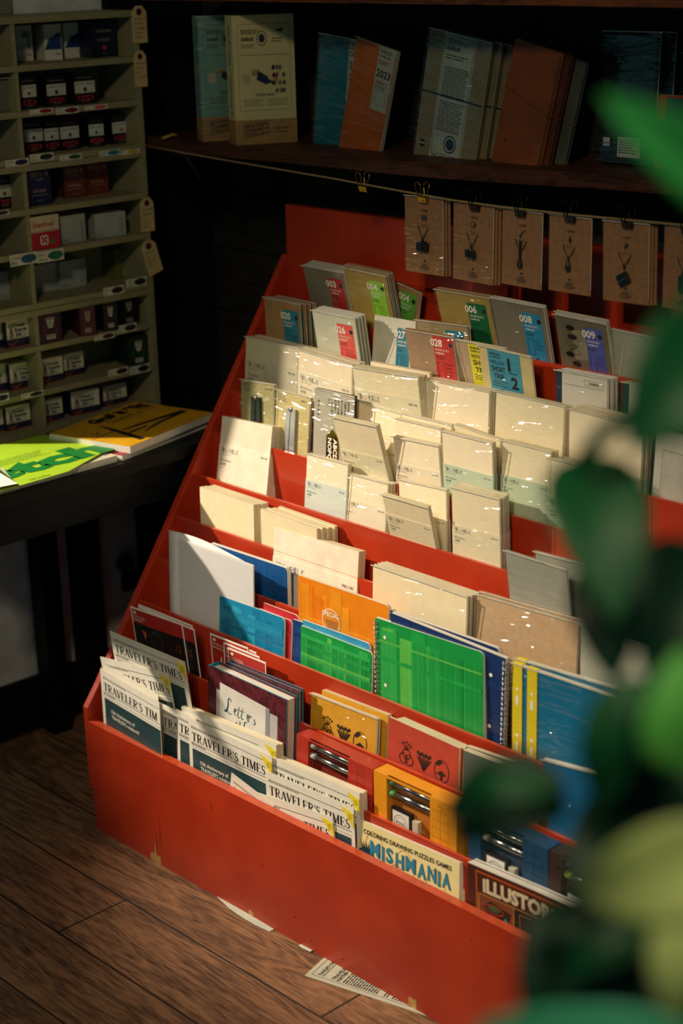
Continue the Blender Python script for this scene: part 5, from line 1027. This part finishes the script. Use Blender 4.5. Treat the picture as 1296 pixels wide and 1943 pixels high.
cubox((71, 196), (92, 193), 143, 2, .04, d_herbin('#333333', 'ENCRE'), 'black ink box set back between the flower and berry ones')
cubox((90, 203), (128, 199), 146, 2, .05, d_herbin('#4a1030', 'LARMES DE CASSIS'), 'black ink box with dark berry label, middle of the second row')
cubox((126, 193), (150, 190), 143, 2, .04, d_herbin('#333333', 'ENCRE'), 'black ink box set back behind the berry one')
cubox((143, 199), (183, 194), 140, 2, .05, d_herbin('#3a2a3a', "BOUQUET D'ANTAN"), 'black ink box with anchor-like mark, right end of the second row')
cubox((48, 293), (85, 289), 230, 3, .05, d_herbin('#2a4a3a', 'VERT EMPIRE'), 'black ink box with wreath label, leftmost in the third row')
cubox((86, 289), (115, 285), 229, 3, .05, d_herbin('#16301c', 'VERT OLIVE'), 'black ink box with dark leaf label, second in the third row')
cubox((116, 286), (153, 281), 226, 3, .05, d_herbin('#1f6a70', 'DIABOLO MENTHE'), 'black ink box with teal glass label, third in the third row')
cubox((170, 279), (199, 274), 222, 3, .05, d_herbin('#1a4a50', 'DIABOLO MENTHE'), 'black ink box turned a little, fourth in the third row', yaw=-12)
cubox((214, 274), (250, 270), 218, 3, .05, d_herbin('#b08a1c', "BOUTON D'OR"), 'black ink box with gold mark, right end of the third row')
cubox((56, 392), (99, 386), 324, 4, .055, d_jp('#10204a'), 'dark blue box with white characters in the fourth row')
cubox((124, 377), (164, 371), 318, 4, .055, d_jp('#6a2c20'), 'rust brown box, left one of two, its patterned side showing', yaw=-10)
cubox((166, 371), (207, 366), 311, 4, .055, d_jp('#74301f'), 'rust brown box, right one of two in the fourth row')
cubox((-8, 398), (30, 393), 337, 4, .05, d_herbin('#8a2a1c', 'ROUGE METROPOLIS'), 'black ink box at the left edge of the fourth row')
cubox((61, 477), (115, 468), 413, 5, .06, d_este, 'red and cream box with clover emblem and green dot')
cubox((117, 464), (164, 456), 411, 5, .05, d_grey, 'grey card box between the clover box and the wide grey one')
cubox((182, 453), (240, 447), 407, 5, .06, d_grey, 'wide grey card box at the right of the fifth row', yaw=-8)
cubox((2, 570), (58, 560), 517, 6, .06, d_grey, 'grey card box in the left column, sixth row')
cubox((67, 557), (115, 549), 504, 6, .06, d_grey, 'grey card box just right of the upright divider, sixth row')
cubox((116, 550), (165, 543), 497, 6, .06, d_grey, 'grey card box, right one of the pair in the sixth row')
cubox((220, 530), (266, 524), 474, 6, .06, d_diam('#6a6a2c'), 'olive ink box with ornate label beside the hanging tag')
cubox((15, 662), (58, 653), 607, 7, .06, d_pri, 'white and navy ink box in the left column, seventh row')
cubox((-44, 670), (8, 663), 615, 7, .06, d_pri, 'white and navy ink box cut by the frame, seventh row')
cubox((77, 654), (119, 646), 597, 7, .06, d_diam('#3c1430'), 'purple ink box with ornate label, seventh row')
cubox((154, 640), (183, 633), 583, 7, .06, d_diam('#4c1420', '#a08a84'), 'maroon ink box turned to show its side, seventh row', yaw=-18)
cubox((198, 630), (225, 623), 575, 7, .06, d_diam('#1a1414'), 'black brown ink box with ornate label, seventh row', yaw=-12)
cubox((231, 620), (262, 613), 566, 7, .06, d_diam('#0c1018', '#8f9080'), 'near-black ink box at the right end of the seventh row')
cubox((21, 742), (73, 731), 692, 8, .06, d_pri, 'white and navy ink box in the left column, eighth row')
cubox((-40, 752), (16, 744), 700, 8, .06, d_pri, 'white and navy ink box cut by the frame, eighth row')
cubox((80, 730), (121, 720), 682, 8, .06, d_pri, 'white and navy ink box right of the divider, eighth row')
cubox((123, 717), (160, 707), 673, 8, .05, d_pri, 'white and navy ink box set back at right, eighth row')
cubox((247, 697), (283, 691), 640, 8, .06, d_diam('#0c2c1c'), 'dark green ink box with ornate label, right end of the eighth row', yaw=-10)
cubox((14, 819), (59, 808), 774, 9, .06, d_pri, 'white and navy ink box in the left column, bottom row')
cubox((-38, 828), (9, 822), 785, 9, .06, d_pri, 'ink box cut by the frame in the bottom row')
cubox((86, 803), (120, 794), 760, 9, .05, d_pri, 'narrow navy ink box right of the divider, bottom row')
cubox((137, 790), (190, 779), 745, 9, .06, d_pri, 'white and navy ink box in the middle of the bottom row', yaw=-8)
cubox((197, 773), (241, 763), 735, 9, .06, d_pri, 'white and navy ink box set back at the right, bottom row')
# things on top of the cubby
def topbox(bl, br, hh, m, lab, nm, cat):
    A = atz(bl, 1.4713); B = atz(br, 1.4713); b = MB(); w = B.y-A.y; M = Matrix(((0, -1, 0, min(A.x, XC-.004)), (1, 0, 0, A.y), (0, 0, 1, 1.4713), (0, 0, 0, 1))); b.box(0, 0, 0, w, .06, hh, m)
    b.rect(w*.05, hh*.08, w*.12, hh*.95, mat('#8f9488', .3), -.0004) if 'black' in lab else b.disc(w*.5, hh*.5, .002, INK); return tag(b.build(nm, M=M, bevel=.001), lab, cat)
topbox((42, 24), (170, 16), .09, mat('#070b0d', .6, .1, 20, spec=.2), 'glossy black case lying on top of the cubby', 'black_case', 'case')
topbox((-30, 29), (25, 26), .09, mat('#7f8074', .7), 'pale speckled box on top of the cubby at the left edge', 'speckled_box', 'box')
topbox((174, 16), (204, 14), .07, mat('#5c6a66', .6, .4, 14), 'small marbled box at the right on top of the cubby', 'marbled_box', 'box')
# clear bag in the second row, left
A = atx((-20, 214), XC-.02); M = Matrix(((0, -1, 0, XC-.02), (1, 0, 0, A.y), (0, 0, 1, SH[2]+.001), (0, 0, 0, 1))); root = empty('clear_bag', M, 'crumpled clear plastic bag in the left column of the second row', 'plastic bag')
b = MB(); b.box(.006, .004, 0, .055, .010, .055, mat('#6f7466', .6)); child(b, 'grey_card', root); film(root, .060, .060, .012, FILMH)
# hanging tags
def hang_tag(px, pw, ph, rot, lab, lines):
    A = atx(px, XC+.004); k = 1/ (3292.28/ (A-CAM).dot(-b_)); w = pw*k*1.28; h = ph*k*1.02; r = math.radians(rot)
    M = Matrix(((0, -1, 0, XC+.0035), (math.cos(r), 0, -math.sin(r), A.y), (math.sin(r), 0, math.cos(r), A.z), (0, 0, 0, 1))) @ Matrix.Translation((-w/2, 0, -h))
    root = empty('hang_tag', M, lab, 'hang tag'); b = MB(); b.poly([(0, 0), (w, 0), (w, h*.84), (w*.72, h), (w*.28, h), (0, h*.84)], mat('#c8b27a', .75, .06, 60), 0, .0008)
    for i, s_ in enumerate(lines): b.text(s_, w*.14, h*(.62-i*.125), h*.075, INK, -.0003, maxw=w*.75, shear=.3)
    child(b, 'paper_tag', root); b = MB(); b.disc(w*.5, h*.84, w*.20, mat('#6a2430', .5), -.0004); b.disc(w*.5, h*.84, w*.09, BLACK, -.0006); child(b, 'eyelet', root); return root
hang_tag((263, 11), 27, 67, 0, 'manila hang tag at the top corner of the cubby', ('Herbin de', 'Herbin', 'cartridges', 'bottle', '$4.00'))
hang_tag((265, 96), 23, 66, 0, 'manila hang tag second from the top on the cubby side', ('Waterman', 'bottle', '$12', 'cart. $8'))
hang_tag((278, 375), 25, 63, 0, 'manila hang tag on the cubby side beside the grey boxes', ('Esterbrook', 'pigment', 'ink', 'try it', 'out'))
hang_tag((279, 457), 27, 66, 16, 'tilted manila hang tag, lowest on the cubby side', ('Diamine', 'ink', '40 ml', '$9'))
# ------------------------------------------------------------------ pads on the table
def pad(pts, z0, z1, cover, label, name='sketch_pad', deco=None, edge=PAGESW):
    P = [atz(p, z1) for p in pts]; O_ = P[0]; u = (P[1]-P[0]).normalized(); v = Vector((-u.y, u.x, 0)); w = (P[1]-P[0]).length; h = (P[3]-P[0]).dot(v)
    M = Matrix(((u.x, v.x, 0, O_.x), (u.y, v.y, 0, O_.y), (0, 0, 1, z0), (0, 0, 0, 1))); t = z1-z0; root = empty(name, M, label, 'sketch pad')
    b = MB(); b.box(0, 0, 0, w, h, t-.0008, edge); child(b, 'pages', root); b = MB(); b.box(0, 0, t-.0008, w, h, t, cover)
    if deco: b.T = Matrix(((1, 0, 0, 0), (0, 0, 1, 0), (0, -1, 0, t), (0, 0, 0, 1))); deco(b, w, h)
    child(b, 'cover', root); return root
ZB = ZTB+.0004
def d_yellow(b, w, h):
    b.T = b.T @ Matrix.Translation((0, 0, 0)); y = -.0005
    # local x runs along the near edge, z away; artwork reads from the table side
    W_, H_ = w, h
    b.text('GraF it 90g', W_*.34, H_*.80, .026, INK, y, bold=.07, maxw=W_*.62); b.text('Sketch n°13', W_*.42, H_*.66, .020, mat('#5a4a10'), y, maxw=W_*.54)
    b.stroke([(W_*.32, H_*.72), (W_*.28, H_*.5), (W_*.19, H_*.05)], .002, .012, .014, INK, y); b.stroke([(W_*.30, H_*.42), (W_*.5, H_*.40), (W_*.95, H_*.32)], .004, .010, .012, INK, y-.0002); b.stroke([(W_*.36, H_*.2), (W_*.6, H_*.27), (W_*.95, H_*.30)], .003, .008, .010, INK, y-.0004); b.stroke([(W_*.27, H_*.3), (W_*.48, H_*.30)], .006, .006, .006, INK, y-.0006)
    b.text('Clairefontaine', W_*.02, H_*.46, .009, INK, y, maxw=W_*.26, shear=.3); b.stroke([(W_*.10, H_*.60), (W_*.16, H_*.54), (W_*.12, H_*.55), (W_*.2, H_*.6)], .002, .003, .001, INK, y)
A1 = [(247, 847), (405, 783), (290, 762), (100, 820)]
pad([(232, 864), (392, 800), (285, 770), (105, 830)], ZB, ZB+.011, mat('#9c2430', .5), 'red-covered pad under the yellow sketch pad')
pad(A1, ZB+.0115, ZB+.0255, mat('#d9a414', .5), 'yellow sketch pad with black pencil drawing, lying on the table', deco=d_yellow)
pad([(-30, 934), (222, 864), (150, 838), (-60, 862)], ZB, ZB+.012, mat('#cfc9b4', .6), 'white pad under the lime green cover sheet')
P = [atz(p, ZB+.0165) for p in ((-30, 940), (130, 893), (215, 846), (78, 824), (-30, 850))]
b = MB(); n = len(P); GLm = mat('#a6d02c', .5, .04, 30); O_ = atz((0, 930), ZB+.0165); u = (atz((130, 893), ZB+.0165)-O_).normalized(); v = Vector((-u.y, u.x, 0)); M = Matrix(((u.x, v.x, 0, O_.x), (u.y, v.y, 0, O_.y), (0, 0, 1, ZB+.0125), (0, 0, 0, 1)))
loc = [(M.inverted() @ p) for p in P]; vs = [(q.x, q.y, .003) for q in loc]+[(q.x, q.y, .002) for q in loc]
b.add(vs, [tuple(range(n)), tuple(reversed(range(n, 2*n)))]+[(i, n+i, n+(i+1) % n, (i+1) % n) for i in range(n)], GLm)
b.T = Matrix(((1, 0, 0, 0), (0, 0, 1, 0), (0, -1, 0, .003), (0, 0, 0, 1)))
Lh = M.inverted() @ atz((204, 849), ZB+.0155); Lt = M.inverted() @ atz((160, 839), ZB+.0155); Le = M.inverted() @ atz((8, 917), ZB+.0155)
b.text('sketch', Lh.x, (Lh.y+Le.y)/2, (Lt-Lh).length*1.12, mat('#0d7a30', .5), -.0005, bold=.06, align='r', sx=1.6, maxw=abs(Lh.x-Le.x)*1.62); b.lines(-.02, .20, .150, .115, 7, mat('#2a6a2a'), -.0005, t=.2, rag=.1); b.text('100 feuilles', .07, .006, .007, mat('#3a5a1a'), -.0005)
tag(b.build('cover_sheet', M=M), 'lime green cover sheet with big dark green lettering, on the table', 'cover sheet')
cz = ZB+.0165
for i in range(4):
    b = MB(); A = atz((-16, 906+i*2), cz+i*.0014); b.T = Matrix.Translation((A.x, A.y, cz+i*.0012)) @ Matrix.Rotation(1.2+.06*i, 4, 'Z'); b.box(-.03, -.045, 0, .03, .045, .0009, (WHITE, BLACK, mat('#7a9a4a'), mat('#cfcfcf'))[3-i])
    tag(b.build('small_card'), ['pale small card, lowest', 'green small card, second from below', 'black small card, third from below', 'white small card, topmost'][i]+' of the little pile on the lime cover', 'card')
# small hanging thing on the wall under the table
A = atx((236, 1078), -.438); b = MB(); b.cyl((-.4395, A.y, A.z+.012), (1, 0, 0), .020, .010, mat('#3f4440', .7), 20); b.box(-.4395, A.y-.010, A.z-.05, -.425, A.y+.055, A.z-.012, mat('#090b0c', .6)); tag(b.build('wall_fixture'), 'small pale round fixture with dark bracket on the wall under the table', 'wall fixture')
# dark round shape in the rack at lower right
A = aty((1290, 1520), .02); b = MB(); n = 24
vs = []; rows = 8
for j in range(rows+1):
    ph = PI/2*j/rows
    for i in range(n): a = 2*PI*i/n; vs.append((.11*math.cos(ph)*math.cos(a), .014*math.cos(ph)*math.sin(a), .10*math.sin(ph)))
b.add(vs, [(j*n+i, j*n+(i+1) % n, (j+1)*n+(i+1) % n, (j+1)*n+i) for j in range(rows) for i in range(n)]+[tuple(reversed(range(n)))], mat('#101c1a', .22, .4, 9, .4, coat=.5, hex2='#26302a'))
o = b.build('round_case', smooth=True); o.location = (A.x+.01, .0665, ZF[1]); o.scale = (1, 1, (A.z+.075-ZF[1])/.10); tag(o, 'dark glossy round-topped case standing in the rack at lower right', 'case')
# ------------------------------------------------------------------ the plant in front
def leafmat(c1, c2):
    m = bpy.data.materials.new('leaf_surface'); m.use_nodes = True; nt = m.node_tree; N = nt.nodes; L = nt.links; b = N['Principled BSDF']; out = N['Material Output']
    nz = N.new('ShaderNodeTexNoise'); nz.inputs['Scale'].default_value = 25; tc = N.new('ShaderNodeTexCoord'); L.new(tc.outputs['Object'], nz.inputs['Vector'])
    cr = N.new('ShaderNodeValToRGB'); cr.color_ramp.elements[0].color = (*lin(c1), 1); cr.color_ramp.elements[1].color = (*lin(c2), 1); L.new(nz.outputs[0], cr.inputs[0]); L.new(cr.outputs[0], b.inputs['Base Color'])
    b.inputs['Roughness'].default_value = .5; tr = N.new('ShaderNodeBsdfTranslucent'); L.new(cr.outputs[0], tr.inputs[0]); mx = N.new('ShaderNodeMixShader'); mx.inputs[0].default_value = .35
    L.new(b.outputs[0], mx.inputs[1]); L.new(tr.outputs[0], mx.inputs[2]); L.new(mx.outputs[0], out.inputs[0]); return m
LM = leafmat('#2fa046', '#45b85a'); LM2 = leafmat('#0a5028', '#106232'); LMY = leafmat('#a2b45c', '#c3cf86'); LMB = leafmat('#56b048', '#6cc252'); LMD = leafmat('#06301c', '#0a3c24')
plant = empty('trailing_plant', Matrix.Translation((2.33, -.95, 0)), 'tall leafy green plant out of focus in the right foreground', 'plant')
PW = plant.matrix_world.copy()
def leaf(base, tip, db, dt, width, m, bend=.012, turn=0, fold=.25):
    """a pothos leaf from its stalk end to its tip, width in metres"""
    A = atd(base, db); B = atd(tip, dt); ax = (B-A); L_ = ax.length; ax.normalize(); view = (CAM-(A+B)/2).normalized()
    sd = ax.cross(view).normalized(); nn = sd.cross(ax).normalized(); q = Matrix.Rotation(math.radians(turn), 3, ax); sd = q @ sd; nn = q @ nn
    b = MB(); b.T = Matrix.Translation(-Vector(PW.translation)); ns, nt_ = 14, 8; top = []; bot = []
    for i in range(ns+1):
        s = i/ns; wv = width*.5*(math.sin(PI*min(1, s**.72))**.75 if 0 < s < 1 else .02)*(1.05 if s < .4 else 1); c = A+ax*L_*s+nn*bend*math.sin(PI*s)
        for j in range(nt_+1):
            t = j/nt_*2-1; p = c+sd*wv*t+nn*(abs(t)*wv*fold)-ax*(.12*width*(abs(t)**1.5) if s < .35 else 0); top.append(tuple(p)); bot.append(tuple(p-nn*.0006))
    k = nt_+1; n = len(top)
    b.add(top+bot, [(i*k+j, i*k+j+1, (i+1)*k+j+1, (i+1)*k+j) for i in range(ns) for j in range(nt_)]+[(n+i*k+j, n+(i+1)*k+j, n+(i+1)*k+j+1, n+i*k+j+1) for i in range(ns) for j in range(nt_)]
      + [(i*k, (i+1)*k, n+(i+1)*k, n+i*k) for i in range(ns)]+[(i*k+nt_, n+i*k+nt_, n+(i+1)*k+nt_, (i+1)*k+nt_) for i in range(ns)], m)
    return child(b, 'leaf', plant, smooth=True)
def stem(pts, r=.003, m=None):
    b = MB(); b.T = Matrix.Translation(-Vector(PW.translation)); b.tube([tuple(atd((p[0], p[1]), p[2])) for p in pts], r, m or LM2, 8); return child(b, 'stem', plant, smooth=True)
leaf((1450, 400), (1140, 178), .98, .90, .040, LM)
leaf((1340, 640), (1190, 850), .95, .92, .062, LM2, turn=-12)
leaf((1200, 770), (1085, 880), .95, .97, .010, LM2)
leaf((1110, 880), (1170, 1180), .98, .94, .054, LM2, turn=-8)
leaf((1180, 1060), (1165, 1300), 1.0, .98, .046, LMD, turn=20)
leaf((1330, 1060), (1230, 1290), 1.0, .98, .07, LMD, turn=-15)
leaf((1350, 1440), (1290, 1230), .9, .88, .055, LMB, turn=-10)
leaf((1230, 1300), (1140, 1540), .95, .97, .040, LM2, turn=25)
leaf((1180, 1330), (1110, 1500), .92, .93, .022, LM2, turn=-30)
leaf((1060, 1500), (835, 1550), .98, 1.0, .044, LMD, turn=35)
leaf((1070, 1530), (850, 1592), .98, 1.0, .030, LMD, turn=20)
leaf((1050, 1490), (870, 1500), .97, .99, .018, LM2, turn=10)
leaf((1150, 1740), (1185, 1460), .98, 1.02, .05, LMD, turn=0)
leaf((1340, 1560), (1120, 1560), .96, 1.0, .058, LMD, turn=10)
leaf((1410, 1600), (1105, 1695), .86, .90, .046, LMY, bend=.02, turn=-8)
leaf((1290, 1810), (1010, 1860), .98, 1.0, .060, LMD, turn=-20)
leaf((1240, 1780), (1060, 1870), .95, .97, .024, LM2, turn=30)
leaf((1330, 1720), (1240, 1990), 1.0, 1.0, .06, LMD, turn=10)
leaf((1100, 1720), (1020, 1990), 1.0, 1.0, .05, LMD, turn=0)
leaf((1340, 2010), (900, 1950), .88, .92, .050, leafmat('#3fae84', '#54bd92'), turn=-20)
leaf((1330, 1700), (1290, 1950), .86, .88, .03, LMY, turn=30)
stem([(1330, 500, .96), (1280, 640, .96), (1210, 780, .96), (1110, 880, .98), (1180, 1060, 1.0), (1240, 1300, .97), (1190, 1400, .96), (1150, 1500, .98), (1190, 1620, .99), (1230, 1800, 1.0), (1260, 2000, 1.0), (1300, 2300, 1.0)])
stem([(1420, 420, .98), (1400, 640, .96), (1360, 1060, .98), (1330, 1440, .92), (1350, 1640, .9), (1330, 1850, .96), (1310, 2200, 1.0)], .003)
base = atd((1300, 2300), 1.0)
b = MB(); b.T = Matrix.Translation(-Vector(PW.translation)); b.tube([(base.x, base.y, base.z), (2.33, -.95, .75), (2.33, -.95, .5)], .004, LM2, 8); child(b, 'stem', plant, smooth=True)
b = MB(); b.cyl((0, 0, 0), (0, 0, 1), .10, .52, mat('#22211f', .6), 28, .13); child(b, 'pot', plant, smooth=False)
bpy.context.view_layer.update()
for l in LOG: print('GOODS', *l)
